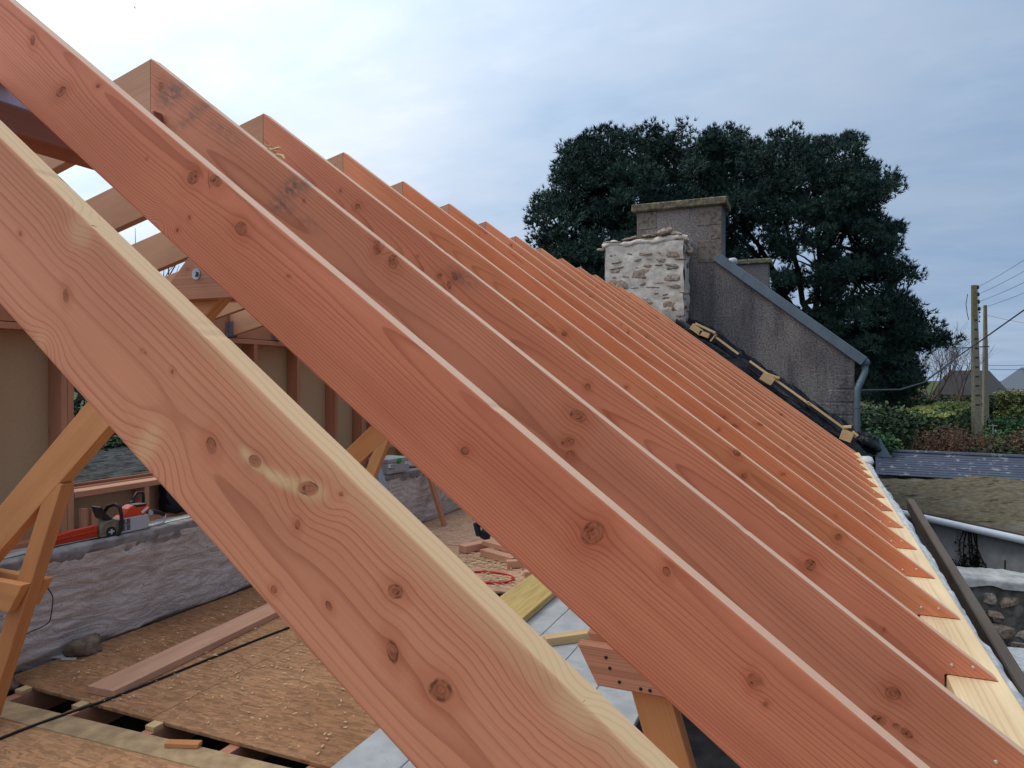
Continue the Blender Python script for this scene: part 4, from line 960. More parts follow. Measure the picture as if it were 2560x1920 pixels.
side_prism('bar_cover_rib', [(-.13, .050), (-.13, .066), (-.42, .052), (-.42, .042)], .049, .054, orange2, bev=.002)
fh = [K(-.035, -.05, .14), K(-.02, .0, .205), K(-.005, .05, .222), K(.012, .082, .205), K(.02, .090, .14), K(.018, .090, .05), K(.0, .082, .012), K(-.03, .05, .002)]
cable_pts = []
for i in range(len(fh) - 1):
    for k in range(5): cable_pts.append(fh[i].lerp(fh[i + 1], k / 5))
MB().tube(fh, .0135, 10).build('front_handle', black, cs, True)
side_prism('hand_guard', [(-.06, .115), (.0, .108), (-.045, .140), (-.085, .185), (-.105, .222), (-.122, .218), (-.105, .175), (-.09, .135)], -.04, .066, black, bev=.004)
rh = [K(.255, .02, .115), K(.30, .02, .118), K(.36, .02, .098), K(.395, .02, .078)]
MB().tube(rh, [.018, .018, .016, .015], 10).build('rear_handle', black, cs, True)
MB().tube([K(.395, .02, .078), K(.40, .02, .045), K(.385, .02, .018), K(.30, .02, .010), K(.23, .02, .012)], [.013, .011, .010, .010, .012], 8).build('rear_guard', whitep, cs, True)
MB().lathe([(.018, 0), (.018, .012)], K(.262, .05, .118), Vv, 14).build('pivot_cap', whitep, cs)
for r_ in range(2):
    for c_ in range(2):
        for k in range(4): MB().obox(K(.052 + c_ * .036, .0625, .030 + r_ * .046 + k * .009), U * .013, Vv * .0012, Zz * .0028).build('vent_slot', letter, body)
def text_mesh(txt, size, P, dx, dz, mat, name, par):
    cu = bpy.data.curves.new(name, 'FONT'); cu.body = txt; cu.size = size; cu.extrude = .0004; cu.align_x = 'CENTER'
    tmp = bpy.data.objects.new('tmp_text', cu); COL.objects.link(tmp); dg = bpy.context.evaluated_depsgraph_get(); dg.update()
    me = bpy.data.meshes.new_from_object(tmp.evaluated_get(dg)); bpy.data.objects.remove(tmp); bpy.data.curves.remove(cu)
    me.name = name; me.materials.clear(); dx, dz = Vector(dx).normalized(), Vector(dz).normalized(); dy = dx.cross(dz)
    displace(me, lambda p: np.array(P)[None] + p[:, :1] * np.array(dx) + p[:, 1:2] * np.array(dz) + p[:, 2:3] * np.array(dy)); return obj(name, me, mat, par)
text_mesh('STIHL', .022, K(.075, .0632, .062), U, Zz, letter, 'lettering', body)
MB().obox(K(.215, .0615, .150), (U * .8 + Zz * .55).normalized() * .030, Vv * .001, (Zz * .8 - U * .55).normalized() * .009).build('sticker', paper, cs)
# black canister and black bag on the ledge by the stud wall
kc = thing('black_canister', 'black canister with looped handle standing behind the chainsaw', 'canister')
pc = on(345, 1262, 'x', -4.84)
MB().lathe([(.055, 0), (.062, .02), (.062, .15), (.05, .18), (.03, .19)], (pc.x, pc.y, -1.165), (0, 0, 1), 18).build('canister_body', black, kc, True)
MB().tube([(pc.x, pc.y - .045, -.985), (pc.x, pc.y - .045, -.94), (pc.x, pc.y - .01, -.895), (pc.x, pc.y + .045, -.90), (pc.x, pc.y + .05, -.95), (pc.x, pc.y + .045, -.99)], .011, 8).build('handle', black, kc, True)
MB().lathe([(.022, 0), (.022, .03), (.012, .04)], (pc.x + .01, pc.y - .055, -.985), (0, -.4, 1), 12).build('spout', black, kc, True)
me = rock_mesh('black_bag', (.10, .17, .125), 14, 4, .22); displace(me, lambda p: p * (1 + .06 * fbm(p[:, 0] * 20, p[:, 1] * 20, p[:, 2] * 20, 3, 2))[:, None])
tag(obj('black_bag', me, tarp, smooth=True, loc=(-4.98, 4.42, -1.0)), 'black bag tucked under the window sill behind the chainsaw', 'bag')

# ------------------------------------------------------------------ beyond the left wall
v, q = sheet(np.linspace(-16, -5.6, 300), np.linspace(2, 15, 40), lambda U, V: np.stack([U, V, -.93 + (U + 5.6) * .078 + .065 * np.sin(U * 2 * math.pi / .30 + .35 * V) + .01 * vnoise(U, V)], -1))
cr = obj('corrugated_roof', grid_mesh('corrugated_roof', v, q), fibro, smooth=True); tag(cr, 'lichen-grey corrugated roof outside the left window opening', 'roof')
def leaves(name, mat, centers, n_per, spread, size, seed, parent=None, flat=.6, kind=None, updir=.3, tri=False):
    r = np.random.default_rng(seed); C = np.repeat(np.asarray(centers, float), n_per, 0); N = len(C)
    sp3 = np.asarray(spread if np.ndim(spread) else [spread] * 3, float)
    P = C + r.normal(0, 1, (N, 3)) * sp3; a = r.normal(0, 1, (N, 3)); a[:, 2] *= flat; a /= np.linalg.norm(a, axis=1)[:, None]
    b = np.cross(a, r.normal(0, 1, (N, 3))); b /= np.linalg.norm(b, axis=1)[:, None]
    s = size * r.uniform(.6, 1.4, (N, 1)); k = s * .55
    V = np.stack([P - a * s, P - b * k + a * s * .1, P + a * s, P + b * k + a * s * .1], 1).reshape(-1, 3)
    me = grid_mesh(name, V, np.arange(N * 4).reshape(-1, 4)); fattr(me, 'tint', np.repeat(np.clip(r.normal(.4, .28, N), 0, 1), 4))
    o = obj(name, me, mat, parent); return o
def hedge_thing(label, name, cat, centers, n_per, spread, size, mat, seed, stems=None, group=None, stem_mat=None):
    t = thing(name, label, cat, group); leaves('foliage', mat, centers, n_per, spread, size, seed, t)
    m = MB()
    for i, c in enumerate(centers[::max(1, len(centers) // 12)]):
        c = Vector(c); m.tube([Vector((c.x, c.y, c.z - 1.6)), c - Vector((0, 0, .4)), c + Vector((.1, 0, .2))], [.05, .035, .01], 5)
    m.build('stems', stem_mat or bark, t); return t
r_ = np.random.default_rng(2)
cen = np.stack([r_.uniform(-15, -13.2, 120), r_.uniform(3.5, 20, 120), r_.uniform(-2.2, -.75, 120)], 1)
hedge_thing('dark leafy hedge beyond the corrugated roof outside the window', 'hedge', 'hedge', cen, 110, (.35, .4, .3), .075, shrubl, 3)
def bare_tree(label, base, h, seed, mat, n0=6, spread=.5, r0=.09, name='bare_tree', group=None, lean=(0, 0, 1)):
    t = thing(name, label, 'tree', group); rr = random.Random(seed); m = MB(); tw = MB()
    def grow(p, d, L, r, lev):
        q = p; pts = [p]; dd = d.copy()
        for k in range(4):
            dd = (dd + Vector((rr.gauss(0, .14), rr.gauss(0, .14), .05))).normalized(); q = q + dd * L / 4; pts.append(q)
        (m if lev < 2 else tw).tube(pts, [r * (1 - .18 * i) for i in range(5)], 5 if lev < 2 else 3, False)
        if lev < 4:
            for k in range(rr.randint(3, 4)):
                j = rr.randint(2, 4); nd = (dd + Vector((rr.gauss(0, spread), rr.gauss(0, spread), rr.gauss(.1, spread * .7)))).normalized()
                grow(pts[j], nd, L * rr.uniform(.55, .8), r * .5, lev + 1)
    for k in range(n0):
        grow(Vector(base) + Vector((rr.uniform(-.2, .2), rr.uniform(-.2, .2), 0)), (Vector(lean) + Vector((rr.gauss(0, spread * .7), rr.gauss(0, spread * .7), 0))).normalized(), h * rr.uniform(.3, .42), r0 * rr.uniform(.6, 1), 0 if n0 < 3 else 1)
    m.build('trunk', mat, t); tw.build('twigs', mat, t); return t
bare_tree('bare tree seen through the sliver of the left window', (-17, 9.6, -4.5), 9, 4, bark, 2, .4, .3)

# ------------------------------------------------------------------ outside right: timber, sheds, walls
tag(timber('dark_plank', (1.0, 8.75, -1.36), (1.02, 3.3, -1.70), .07, .13, oldwood, None, (1, 0, 0), .008), 'dark weathered plank running along outside the right wall', 'plank')
tag(timber('dark_plank', (.86, 8.4, -1.62), (.88, 2.2, -1.75), .20, .06, oldwood, None, (1, 0, 0), .008), 'lower dark board between the wall and the weathered plank', 'board')
# shed with mossy roof and white gutter
GA, GB = at(2225, 1282, 13.5), at(2700, 1395, 10.2)
ge = (GB - GA); ge.z = 0; gl = ge.length; ge.normalize(); gn = Vector((-ge.y, ge.x, 0)); 
if gn.y < 0: gn = -gn
ZG = -2.50
A0 = Vector((GA.x, GA.y, ZG)) - ge * .6
def S(u, v_, z): return A0 + ge * u + gn * v_ + Vector((0, 0, z))
shd = thing('mossy_shed', 'low shed with mossy sheet roof and white gutter beyond the right wall', 'shed')
def mossroof(U, V): 
    p = np.array(A0)[None, None] + U[..., None] * np.array(ge) + V[..., None] * np.array(gn); p[..., 2] += .10 + V * .10 + .012 * np.sin(V * 2 * math.pi / .30) + .02 * fbm(U, V * 2, 0, 3, 3); return p
v, q = sheet(np.linspace(-4.5, gl + .4, 90), np.linspace(-.05, 3.3, 70), mossroof)
mr = obj('roof', grid_mesh('roof', v, q), moss, shd, True); mr.modifiers.new('s', 'SOLIDIFY').thickness = .05
gt = MB().tube([S(-4.5, -.12, .02), S(gl + .6, -.12, .02)], .062, 12).build('gutter', pvc, shd, True)
wall = MB()
for (a, b) in ((-4.4, gl + .6),): wall.obox(S((a + b) / 2, .12, -1.15), ge * (b - a) / 2, gn * .1, Vector((0, 0, 1.15)))
wall.build('wall', shedw, shd)
MB().obox(S(gl / 2 + .2, -.02, .055), ge * (gl / 2 + .6), gn * .05, Vector((0, 0, .045))).build('fascia', oldwood, shd)
for u in (1.7, 2.9): MB().obox(S(u, .015, -1.0), ge * .012, gn * .006, Vector((0, 0, .6))).build('wall_joint', oldwood, shd)
# dead ivy on that wall
iv = thing('dead_ivy', 'black dead ivy fanning over the shed wall under the gutter', 'ivy'); m = MB(); rr = random.Random(8); tips = []
rv = ray(2425, 1345); uc = ((rv * ((A0 + gn * .02).dot(gn) / rv.dot(gn))) - A0).dot(ge)
def ivy(p, d, L, r, lev):
    pts = [p]; u, z = p
    for k in range(5):
        d += rr.gauss(0, .16); u += math.sin(d) * L / 5; z += -math.cos(d) * L / 5; pts.append((u, z)); tips.append((u, z))
    m.tube([S(a, .01, b) for a, b in pts], [r * (1 - .15 * i) for i in range(6)], 4)
    if lev < 3:
        for k in range(3): ivy(pts[rr.randint(1, 5)], d + rr.uniform(-.8, .8), L * .55, r * .6, lev + 1)
for d in (-.55, -.3, -.1, .1, .35, .6): ivy((uc + d * .2, -.08), d * .8, 1.0, .012, 0)
m.build('stems', bark, iv)
leaves('leaves', ivyl, [tuple(S(a, -.02, b)) for a, b in tips], 7, (.05, .03, .05), .028, 6, iv)
# slate-roofed shed behind it
ss_ = thing('slate_shed', 'low blue slate shed roof with pale lichen behind the mossy shed', 'shed')
LA, LB = at(2190, 1196, 15.9), at(2720, 1262, 14.2)
le = LB - LA; le.z = 0; ll = le.length; le.normalize(); ln = Vector((-le.y, le.x, 0)); ln = ln if ln.y > 0 else -ln; LZ = -2.12
nrow = 10; tilt = math.radians(17)
for k in range(nrow):
    c = Vector((LA.x, LA.y, LZ)) + le * ll / 2 + ln * (.05 + k * .125) + Vector((0, 0, k * .125 * math.tan(tilt) + .006))
    dd_ = (ln * math.cos(tilt * .8) + Vector((0, 0, math.sin(tilt * .8))))
    MB().obox(c, le * ll / 2, dd_ * .085, dd_.cross(le) * .008).build('slate_course', slatec, ss_)
MB().obox(Vector((LA.x, LA.y, LZ - .95)) + le * ll / 2 + ln * .35, le * ll / 2, ln * .2, Vector((0, 0, .9))).build('wall', blockw, ss_)
MB().tube([Vector((LA.x, LA.y, LZ + nrow * .125 * math.tan(tilt) + .02)) + ln * (nrow * .125 + .04), Vector((LA.x, LA.y, LZ + nrow * .125 * math.tan(tilt) + .02)) + ln * (nrow * .125 + .04) + le * ll], .05, 8).build('ridge', slatec, ss_)
# ruined stone wall with whitened cap, nearer
rw = thing('stone_yard_wall', 'low rubble yard wall with whitened cap right of the dark plank', 'wall')
P0, P1 = at(2380, 1452, 8.6), at(2760, 1478, 8.2); pe = P1 - P0; pe.z = 0; pL = pe.length; pe.normalize(); pn = Vector((-pe.y, pe.x, 0)); pn = pn if pn.y > 0 else -pn; zc = -2.42
def Q(u, v_, z): return Vector((P0.x, P0.y, zc)) + pe * u + pn * v_ + Vector((0, 0, z))
v, q = sheet(np.linspace(0, pL, 60), np.linspace(0, 1, 16), lambda U, V: np.array(Q(0, 0, 0))[None, None] + U[..., None] * np.array(pe) + (np.interp(V, [0, .3, 1], [0, .01, .42])[..., None]) * np.array(pn) + np.stack([0 * U, 0 * U, np.interp(V, [0, .3, 1], [-.09, .0, .03]) + .02 * fbm(U * 5, V * 3, 0, 4, 3)], -1))
obj('cap', grid_mesh('cap', v, q), simple('dirty_whitewash', (.36, .355, .34), .95, .1, 0, 5, .35, .6, .015), rw, True)
MB().obox(Q(pL / 2, .25, -1.2), pe * pL / 2, pn * .2, Vector((0, 0, 1.13))).build('core', simple('dark_rubble_core', (.13, .118, .105), .95, .1, 0, 9, .5, .6, .02), rw)
rs = random.Random(21)
z = -.17
while z > -1.2:
    u = rs.uniform(-.2, .1); hh = rs.uniform(.045, .10)
    while u < pL:
        w_ = rs.uniform(.05, .22)
        if rs.random() < .93:
            o = put_stone(rw, *Q(u + w_, .055 + rs.uniform(-.02, .03), z - hh + rs.uniform(-.03, .03)), w_, .06, hh * rs.uniform(.7, 1.1), 0)
            o.rotation_euler = (0, rs.uniform(-.25, .25), math.atan2(pe.y, pe.x) + rs.uniform(-.15, .15))
        u += 2 * w_ + rs.uniform(.005, .06)
    z -= 2 * hh + .015
# pale slab lower right
tag(obj('stone_slab', rock_mesh('stone_slab', (.42, .28, .05), 17, 3, .12), lime, smooth=True, loc=at(2590, 1662, 5.6)), 'pale stone slab below the yard wall at the right edge', 'slab')
MBs = MB(); c = at(2600, 1720, 5.7); MBs.box(c.x - .38, c.x + 1.2, c.y - .1, c.y + .5, -4.7, c.z + .10); tag(MBs.build('stone_pier', blockw), 'dark masonry pier carrying the pale slab', 'pier')

# ------------------------------------------------------------------ garden beyond
def zone(px0, px1, py0, py1, d0, d1, n, seed):
    r = np.random.default_rng(seed); out = []
    for _ in range(n): out.append(tuple(at(r.uniform(px0, px1), r.uniform(py0, py1), r.uniform(d0, d1))))
    return out
# clipped hedge: body box of leaves plus a top painted in a lighter, sunlit colour
hd = thing('clipped_hedge', 'square clipped hedge with yellow-green top behind the brown scrub', 'hedge')
h0, h1, h2 = at(2215, 1046, 21.5), at(2335, 1050, 21.5), at(2440, 1012, 34.)
ZH = -1.10
def bary(n, seed, zlo, zhi, edge=False):
    r = np.random.default_rng(seed); h3 = h0 + (h2 - h1); out = []
    for _ in range(n):
        a, b = r.uniform(0, 1), r.uniform(0, 1)
        if edge:
            if r.uniform() < .5: a = 1.
            else: b = 0.
        p = h0.lerp(h1, a).lerp(h3.lerp(h2, a), b); out.append((p.x, p.y, r.uniform(zlo, zhi)))
    return out
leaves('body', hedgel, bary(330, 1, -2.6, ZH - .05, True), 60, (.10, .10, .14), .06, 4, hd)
leaves('clipped_sunlit_top', hedget, bary(260, 2, ZH - .03, ZH + .02), 70, (.14, .16, .025), .05, 5, hd)
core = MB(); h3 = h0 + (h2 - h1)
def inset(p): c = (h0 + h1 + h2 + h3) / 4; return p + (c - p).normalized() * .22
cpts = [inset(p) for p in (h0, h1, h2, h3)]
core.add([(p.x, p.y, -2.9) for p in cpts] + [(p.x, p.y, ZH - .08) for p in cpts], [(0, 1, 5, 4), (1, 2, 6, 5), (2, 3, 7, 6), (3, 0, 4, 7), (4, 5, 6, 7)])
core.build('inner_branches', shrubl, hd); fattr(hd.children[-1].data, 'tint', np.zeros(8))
def scrub(label, name, zones, mats, seed, stemn, stem_mat, cat='bush', stem_h=1.0, leaf=.05, per=70, group=None):
    t = thing(name, label, cat, group)
    for i, ((px0, px1, py0, py1, d0, d1, n), mt) in enumerate(zip(zones, mats)):
        leaves('foliage', mt, zone(px0, px1, py0, py1, d0, d1, n, seed + i), per, (.16, .16, .13), leaf, seed + i, t)
    if stemn:
        m = MB(); rr = random.Random(seed); z0 = zones[0]
        for _ in range(stemn):
            d = rr.uniform(z0[4], z0[5]); b = at(rr.uniform(z0[0], z0[1]), z0[3] + 8, d); tip = b + Vector((rr.gauss(0, .25), rr.gauss(0, .2), stem_h * rr.uniform(.5, 1.1)))
            m.tube([b, b.lerp(tip, .5) + Vector((rr.gauss(0, .06), 0, .03)), tip], [.012, .009, .004], 3, False)
        m.build('stems', stem_mat, t)
    return t
scrub('rusty brown winter scrub right behind the slate shed', 'winter_scrub', [(2255, 2475, 1105, 1168, 17.2, 19.5, 70), (2280, 2420, 1075, 1115, 18, 19.5, 24), (2255, 2500, 1120, 1175, 17, 19, 40)], [brownl, brownl, deadleaf and brownl], 41, 420, deadleaf, 'bush', .95, .035, 60)
scrub('dark evergreen shrubs at the foot of the pine', 'evergreen_shrubs', [(2150, 2265, 1030, 1130, 17.5, 21, 60), (2160, 2300, 985, 1003, 36, 40, 40), (2160, 2220, 1090, 1150, 16.8, 18, 22)], [shrubl, shrubl, bushl], 51, 40, bark, 'shrubs', 1., .06, 110)
scrub('rounded green bush near the right edge behind the pole', 'round_bush', [(2475, 2600, 1055, 1105, 27, 31, 50), (2440, 2600, 1090, 1130, 21, 25, 40)], [bushl, bushl], 61, 30, bark, 'bush', 1., .07, 110)
scrub('brown-tipped bush at the far right edge', 'brown_bush', [(2535, 2640, 1090, 1165, 17, 19, 40)], [brownl], 71, 90, deadleaf, 'bush', .9, .04, 80)
scrub('dark green bramble between the brown scrub and the right edge', 'bramble', [(2430, 2545, 1130, 1180, 16.8, 18.2, 34)], [shrubl], 75, 30, bark, 'bush', .8, .045, 90)
scrub('yellow-green bamboo-like bush upper right beside the far pole', 'yellow_bush', [(2500, 2600, 985, 1045, 38, 42, 50)], [yelll], 81, 40, bark, 'bush', 1.6, .10, 110)
scrub('dark clipped conifer behind the far pole', 'conifer', [(2468, 2487, 1000, 1040, 40, 42, 16)], [shrubl], 85, 6, bark, 'conifer', 1.4, .09, 130)
scrub('low scrubby hedge far behind the clipped hedge', 'far_hedge', [(2200, 2330, 985, 1003, 44, 48, 40), (2210, 2420, 1000, 1012, 38, 42, 40)], [yelll, shrubl], 87, 20, bark, 'hedge', 1.2, .09, 90)
for i in range(3): bare_tree(('bare twiggy shrub left of the near pole', 'bare twiggy shrub just behind the near pole', 'lower bare shrub beneath the pine branch tip')[i], at((2330, 2395, 2290)[i], 1000, (36, 37, 35)[i]), (5.2, 4.6, 3.4)[i], 30 + i, twig, 7, .42, .05, 'bare_shrub', 'bare shrubs by the poles')

# poles
def make_pole(label, px, top, d, w0, w1, full):
    t = thing('utility_pole', label, 'pole', 'utility poles'); b = at(px, 1100, d); pt = at(px - (8 if full else 0), top, d); zb = -2.7
    base = Vector((b.x, b.y, zb)); topv = Vector((pt.x, pt.y, pt.z)); d_ = (topv - base); L = d_.length; d_.normalize()
    sx = Vector((cy, sy, 0)); sx = (sx - d_ * sx.dot(d_)).normalized(); sy_ = d_.cross(sx)
    def sec(k, w_): p = base + d_ * L * k; return [p + sx * w_ * a + sy_ * w_ * .8 * b for a, b in ((-.5, -.5), (.5, -.5), (.5, .5), (-.5, .5))]
    for (k0, k1, mt, nm) in ((0, .80, pole_m, 'shaft'), (.80, 1., poletop, 'pole_top')):
        wa, wb = w1 + (w0 - w1) * k0, w1 + (w0 - w1) * k1
        MB().add(sec(k0, wa) + sec(k1, wb), [(0, 3, 2, 1), (4, 5, 6, 7), (0, 1, 5, 4), (1, 2, 6, 5), (2, 3, 7, 6), (3, 0, 4, 7)]).build(nm, mt, t)
    if full:
        for k in np.arange(.30, .80, .055):                      # ladder recesses of the concrete pole
            p = base + d_ * L * k; w_ = w1 + (w0 - w1) * k
            MB().obox(p - sy_ * (w_ * .4 + .002) * (1 if sy_.dot(FW) > 0 else -1), sx * w_ * .32, sy_ * .006, d_ * .03).build('recess', wire_m, t)
    return t, topv, sx, base
pt1, top1, sx1, base1 = make_pole('near lichen-topped concrete utility pole with insulators', 2443, 713, 25., .14, .27, True)
pt2, top2, sx2, base2 = make_pole('slimmer far utility pole just right of the near one', 2463, 763, 38., .13, .30, False)
ins = []
for k, (px, py) in enumerate(((2444, 718), (2445, 736), (2446, 754.5), (2448, 772))):
    p = at(px, py, 25.); ins.append(p)
    MB().lathe([(.02, -.07), (.05, -.05), (.055, 0), (.03, .03), (.05, .05), (.02, .07)], p, (0, 0, 1), 10).build('insulator', wire_m, pt1, True)
    MB().tube([p - sx1 * .22, p], .012, 5).build('bracket', wire_m, pt1)
MB().tube([ins[0], ins[3] + Vector((0, 0, -.45))], .008, 4).build('bracket_rod', wire_m, pt1)
for k in range(3):
    p = ins[3] + Vector((.01, 0, -.13 - .16 * k)); MB().lathe([(.015, -.03), (.03, 0), (.015, .03)], p, (0, 0, 1), 8).build('insulator', wire_m, pt1, True)
MB().tube([at(2405, 870, 25), at(2473, 866, 25.)], .02, 5).build('crossarm', wire_m, pt1)
MB().tube([at(2419, 735, 24.9), at(2415, 760, 24.9), at(2418, 785, 24.9), at(2422, 800, 24.9)], .012, 5).build('conduit', wire_m, pt1)
def wire(label, P, r, sag=0., name='overhead_wire'):
    pts = []
    for i in range(len(P) - 1):
        for k in range(8):
            t = k / 8; q = Vector(P[i]).lerp(Vector(P[i + 1]), t); q.z -= sag * 4 * t * (1 - t); pts.append(q)
    pts.append(Vector(P[-1])); return tag(MB().tube(pts, r, 5).build(name, wire_m), label, 'wire', 'overhead wires')
for k, (lab, py) in enumerate((('topmost thin wire leaving the near pole', 640), ('second thin wire leaving the near pole', 668), ('third thin wire leaving the near pole', 696), ('lowest thin wire leaving the near pole insulators', 722))):
    e = at(2560, py, 20.); wire(lab, [ins[k], ins[k] + (e - ins[k]) * 2.2], .006, .12)
wire('thick black service cable sagging from the grey house past the near pole', [at(2150, 976, 11.2), at(2250, 974, 13), at(2312, 955, 15.5), at(2405, 884, 18.), at(2440, 860, 18.5), at(2560, 775, 17.), at(2800, 600, 15.)], .018, .0, 'service_cable')
wire('upper of the two far wires low on the far pole', [at(2466, 913, 38.), at(2700, 902, 36)], .012, .1)
wire('lower of the two far wires low on the far pole', [at(2474, 923, 38.), at(2700, 914, 36)], .012, .1)
wire('thin wire running right from the top of the far pole', [at(2466, 788, 38.), at(2700, 825, 36)], .008, .1)

# far houses
def far_house(label, name, c, ax, L, Wd, hw, hr, wallm, roofm, wins=(), hip=0.):
    t = thing(name, label, 'house'); a = Vector((math.cos(ax), math.sin(ax), 0)); b = Vector((-a.y, a.x, 0)); c = Vector(c)
    MB().obox(c + Vector((0, 0, hw / 2 - 2)), a * L / 2, b * Wd / 2, Vector((0, 0, hw / 2 + 2))).build('wall', wallm, t)
    e = [c + a * s * (L / 2 + .3) + b * u * (Wd / 2 + .3) + Vector((0, 0, hw - .1)) for s, u in ((-1, -1), (1, -1), (1, 1), (-1, 1))]; r0, r1 = c - a * (L / 2 + .3 - hip) + Vector((0, 0, hw + hr)), c + a * (L / 2 + .3 - hip) + Vector((0, 0, hw + hr))
    MB().add(e + [r0, r1], [(0, 1, 5, 4), (2, 3, 4, 5), (1, 2, 5), (3, 0, 4), (3, 2, 1, 0)]).build('roof', roofm, t)
    for (s, z, w_, h_) in wins:
        p = c + a * s - b * (Wd / 2 + .02) + Vector((0, 0, z)); MB().obox(p, a * w_ / 2, b * .03, Vector((0, 0, h_ / 2))).build('window', dglass, t)
    return t, a, b, c
hA = at(2425, 985, 58); far_house('far dark-roofed house behind the poles', 'far_house', (hA.x, hA.y, -3.2), .62, 3.2, 3.6, 2.1, 1.9, farwall2, farroof)
hB = at(2590, 985, 82); tB, aB, bB, cB = far_house('far white house with blue slate roof and dormers at the right edge', 'white_house', (hB.x + 1.2, hB.y + .6, -2.9), .42, 8.0, 6, 2.0, 2.4, farwall, farroof2, ((-3.2, 1.0, .9, 1.1), (-1., 1.0, .9, 1.1), (1.6, 1.0, .9, 1.1)), 1.2)
for s in (-3.4, -1.9):
    p = cB + aB * s - bB * 3.0 + Vector((0, 0, 2.55)); d1 = MB().obox(p, aB * .55, bB * .8, Vector((0, 0, .7))).build('dormer', farwall, tB)
    MB().obox(p - bB * .82 + Vector((0, 0, .05)), aB * .33, bB * .02, Vector((0, 0, .42))).build('pane', dglass, d1)
hC = at(2255, 992, 60); far_house('small pale far cottage beneath the pine', 'far_cottage', (hC.x, hC.y, -2.7), .3, 3, 3, 1.0, .7, simple('cream_wall', (.55, .45, .33), .9), farroof)
# washing-line style post in the garden
ps = thing('garden_post', 'small pale T-shaped post in the garden right of the near pole', 'post'); pb = at(2482, 1088, 26.5)
MB().tube([pb - Vector((0, 0, .5)), pb + Vector((0, 0, .42))], .03, 8).build('post', simple('pale_post', (.22, .25, .26), .7), ps)
MB().tube([pb + R0 * -.16 + Vector((0, 0, .36)), pb + R0 * .16 + Vector((0, 0, .36))], .022, 6).build('crossbar', MATS['pale_post'], ps)

# ------------------------------------------------------------------ big pine
OUT = [(1318, 620), (1330, 560), (1345, 500), (1385, 470), (1395, 415), (1420, 360), (1470, 335), (1520, 322), (1570, 330), (1635, 322), (1690, 330), (1745, 313), (1790, 335), (1820, 325), (1880, 352), (1925, 335), (1990, 330), (2060, 345), (2140, 333), (2165, 372), (2185, 400), (2195, 440), (2248, 440), (2240, 480), (2200, 510), (2195, 550), (2250, 560), (2250, 600), (2215, 650), (2275, 665), (2285, 700), (2260, 740), (2310, 790), (2345, 815), (2400, 840), (2330, 865), (2270, 885), (2290, 930), (2285, 990), (2170, 1020), (2130, 900), (1900, 700), (1600, 720), (1400, 720)]
HOLES = [(1880, 605, 34, 24), (1920, 670, 26, 30), (1975, 580, 22, 24), (2012, 655, 30, 24), (2095, 800, 34, 26), (2010, 745, 30, 24), (2150, 720, 26, 24), (1835, 545, 18, 18), (2120, 620, 18, 24), (1720, 355, 12, 26), (2060, 480, 14, 16), (1935, 440, 12, 12)]
def inside(x, y):
    c = False; n = len(OUT)
    for i in range(n):
        x0, y0 = OUT[i]; x1, y1 = OUT[(i + 1) % n]
        if (y0 > y) != (y1 > y) and x < (x1 - x0) * (y - y0) / (y1 - y0) + x0: c = not c
    return c
rr = random.Random(77); cl = []; tries = 0; DP = 30.
while len(cl) < 1150 and tries < 60000:
    tries += 1; x, y = rr.uniform(1310, 2410), rr.uniform(305, 1000)
    if not inside(x, y): continue
    if not (inside(x - 18, y) and inside(x + 18, y) and inside(x, y - 16)): 
        if rr.random() < .5: continue
    hole = any(((x - hx) / rx / 1.35) ** 2 + ((y - hy) / ry_ / 1.4) ** 2 < 1 for hx, hy, rx, ry_ in HOLES)
    if hole and rr.random() < .94: continue
    if x > 1830 and rr.random() < .10: continue                     # looser right-hand side
    k = max(0., 1 - ((x - 1850) / 560) ** 2 - ((y - 620) / 420) ** 2)
    cl.append((at(x, y, DP + rr.uniform(-1, 1) * 4.6 * math.sqrt(k + .08)), x, y))
for _ in range(150):
    x, y = rr.uniform(2050, 2330), rr.uniform(740, 1000)
    if inside(x, y): cl.append((at(x, y, DP + rr.uniform(-2.5, 2.5)), x, y))
pine = thing('pine_tree', 'huge dark spreading pine standing behind the grey house', 'tree')
TB = at(2070, 1010, DP); TB.z = -3.2; TF = at(2050, 860, DP)
tm = MB(); tm.tube([TB, TB.lerp(TF, .5) + Vector((.15, 0, 0)), TF], [.55, .46, .38], 10)
tm.build('trunk', bark, pine, True)
lm = MB(); mains = []
for (px, py, dd_) in ((2010, 760, 29), (1900, 640, 31), (1780, 520, 29.5), (1640, 480, 31), (1500, 500, 30), (1400, 570, 29.5), (2060, 680, 31), (2070, 540, 30), (2030, 430, 29), (2150, 480, 31), (2150, 700, 29), (2220, 820, 30.5), (2320, 850, 30), (2150, 920, 31), (1930, 430, 30.5), (1700, 380, 29.5)):
    e = at(px, py, dd_); mid = TF.lerp(e, .5) + Vector((rr.uniform(-.4, .4), rr.uniform(-.4, .4), rr.uniform(-.3, .7)))
    pts = [TF.lerp(mid, k / 4) + (mid - TF).length * .05 * Vector((math.sin(k * 2.), 0, math.cos(k * 1.7))) * (0 < k < 4) for k in range(5)] + [mid.lerp(e, k / 4) for k in range(1, 5)]
    lm.tube(pts, [.13 * (1 - i / 9.5) + .02 for i in range(len(pts))], 7); mains += pts[3:]
for (p, x, y) in cl:
    if rr.random() < .6:
        nb = min(mains, key=lambda q: (q - p).length); md = nb.lerp(p, .5) + Vector((rr.gauss(0, .15), rr.gauss(0, .15), rr.gauss(-.05, .12)))
        lm.tube([nb, md, p], [.05, .035, .018], 4, False)
lm.build('limbs', bark, pine, True)
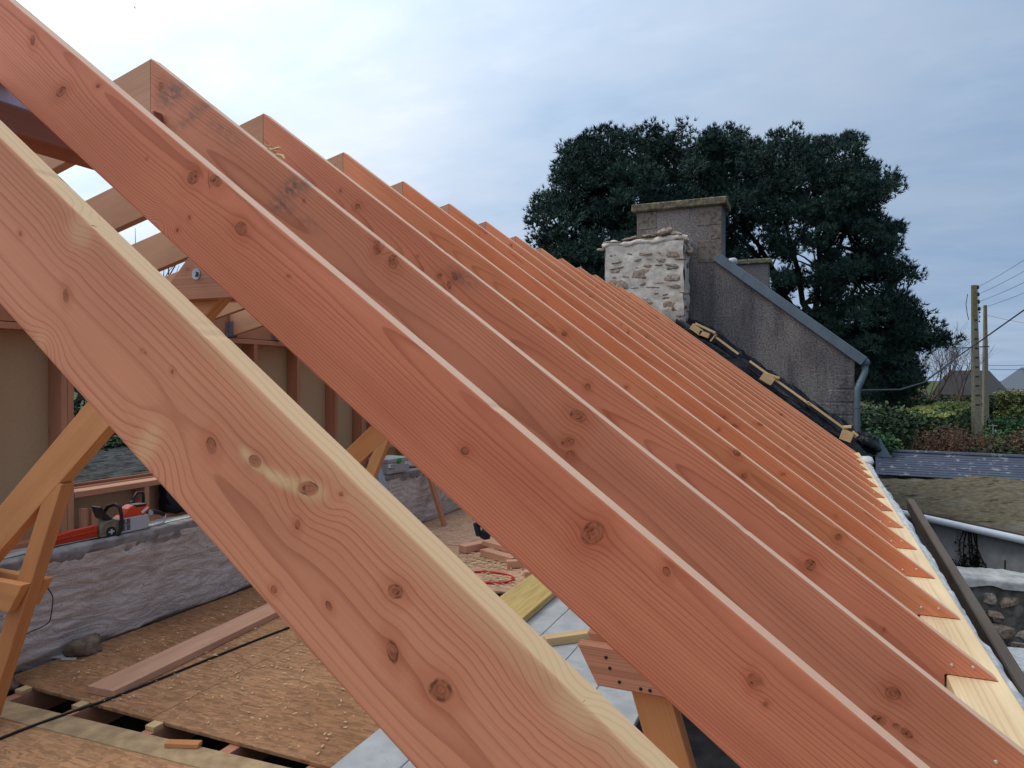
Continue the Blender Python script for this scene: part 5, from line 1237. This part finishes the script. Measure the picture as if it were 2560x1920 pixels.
def pine_needles():
    r = np.random.default_rng(9); C = np.array([tuple(p) for p, _, _ in cl]); nt_ = 46; nb = 9
    T = np.repeat(C, nt_, 0); N = len(T); off = r.normal(0, 1, (N, 3)); off *= (r.uniform(0, 1, (N, 1)) ** .45) / np.linalg.norm(off, axis=1)[:, None]; off = off * np.array([.62, .62, .42]) * np.repeat(r.uniform(.6, 1.15, (len(C), 1)), nt_, 0); T = T + off
    axis = off / (np.linalg.norm(off, axis=1)[:, None] + 1e-6) * .6 + np.array([0, 0, .75]) + r.normal(0, .25, (N, 3)); axis /= np.linalg.norm(axis, axis=1)[:, None]
    B = np.repeat(T, nb, 0); A = np.repeat(axis, nb, 0); M = len(B)
    d = A + r.normal(0, .55, (M, 3)); d /= np.linalg.norm(d, axis=1)[:, None]; s = np.cross(d, r.normal(0, 1, (M, 3))); s /= np.linalg.norm(s, axis=1)[:, None]
    L = r.uniform(.14, .26, (M, 1)); V = np.stack([B - s * .022, B + s * .022, B + d * L + s * .006], 1).reshape(-1, 3)
    me = grid_mesh('crown', V, np.arange(M * 3).reshape(-1, 3))
    ct = np.clip(.35 + .25 * r.normal(0, 1, len(C)), 0, 1); tt_ = np.repeat(np.repeat(ct, nt_) + r.normal(0, .12, N), nb); fattr(me, 'tint', np.repeat(np.clip(tt_, 0, 1), 3))
    return obj('crown', me, needles, pine)
pine_needles()
# a bird high in the sky
bp = at(338, 20, 110); bd_ = thing('bird', 'tiny dark bird high in the sky at upper left', 'bird')
MB().lathe([(.01, -.16), (.04, -.08), (.05, 0), (.03, .1), (.008, .15)], bp, tuple(RT), 8).build('body', wire_m, bd_, True)
for s in (-1, 1): MB().add([bp + RT * .05, bp - RT * .06, bp - RT * .10 + FW * s * .28 + UP * .10, bp + RT * .01 + FW * s * .3 + UP * .12, bp + RT * .05 - UP * .01, bp - RT * .06 - UP * .01, bp - RT * .10 + FW * s * .28 + UP * .092, bp + RT * .01 + FW * s * .3 + UP * .112], [(0, 1, 2, 3), (7, 6, 5, 4), (0, 4, 5, 1), (2, 6, 7, 3)]).build('wing', wire_m, bd_)
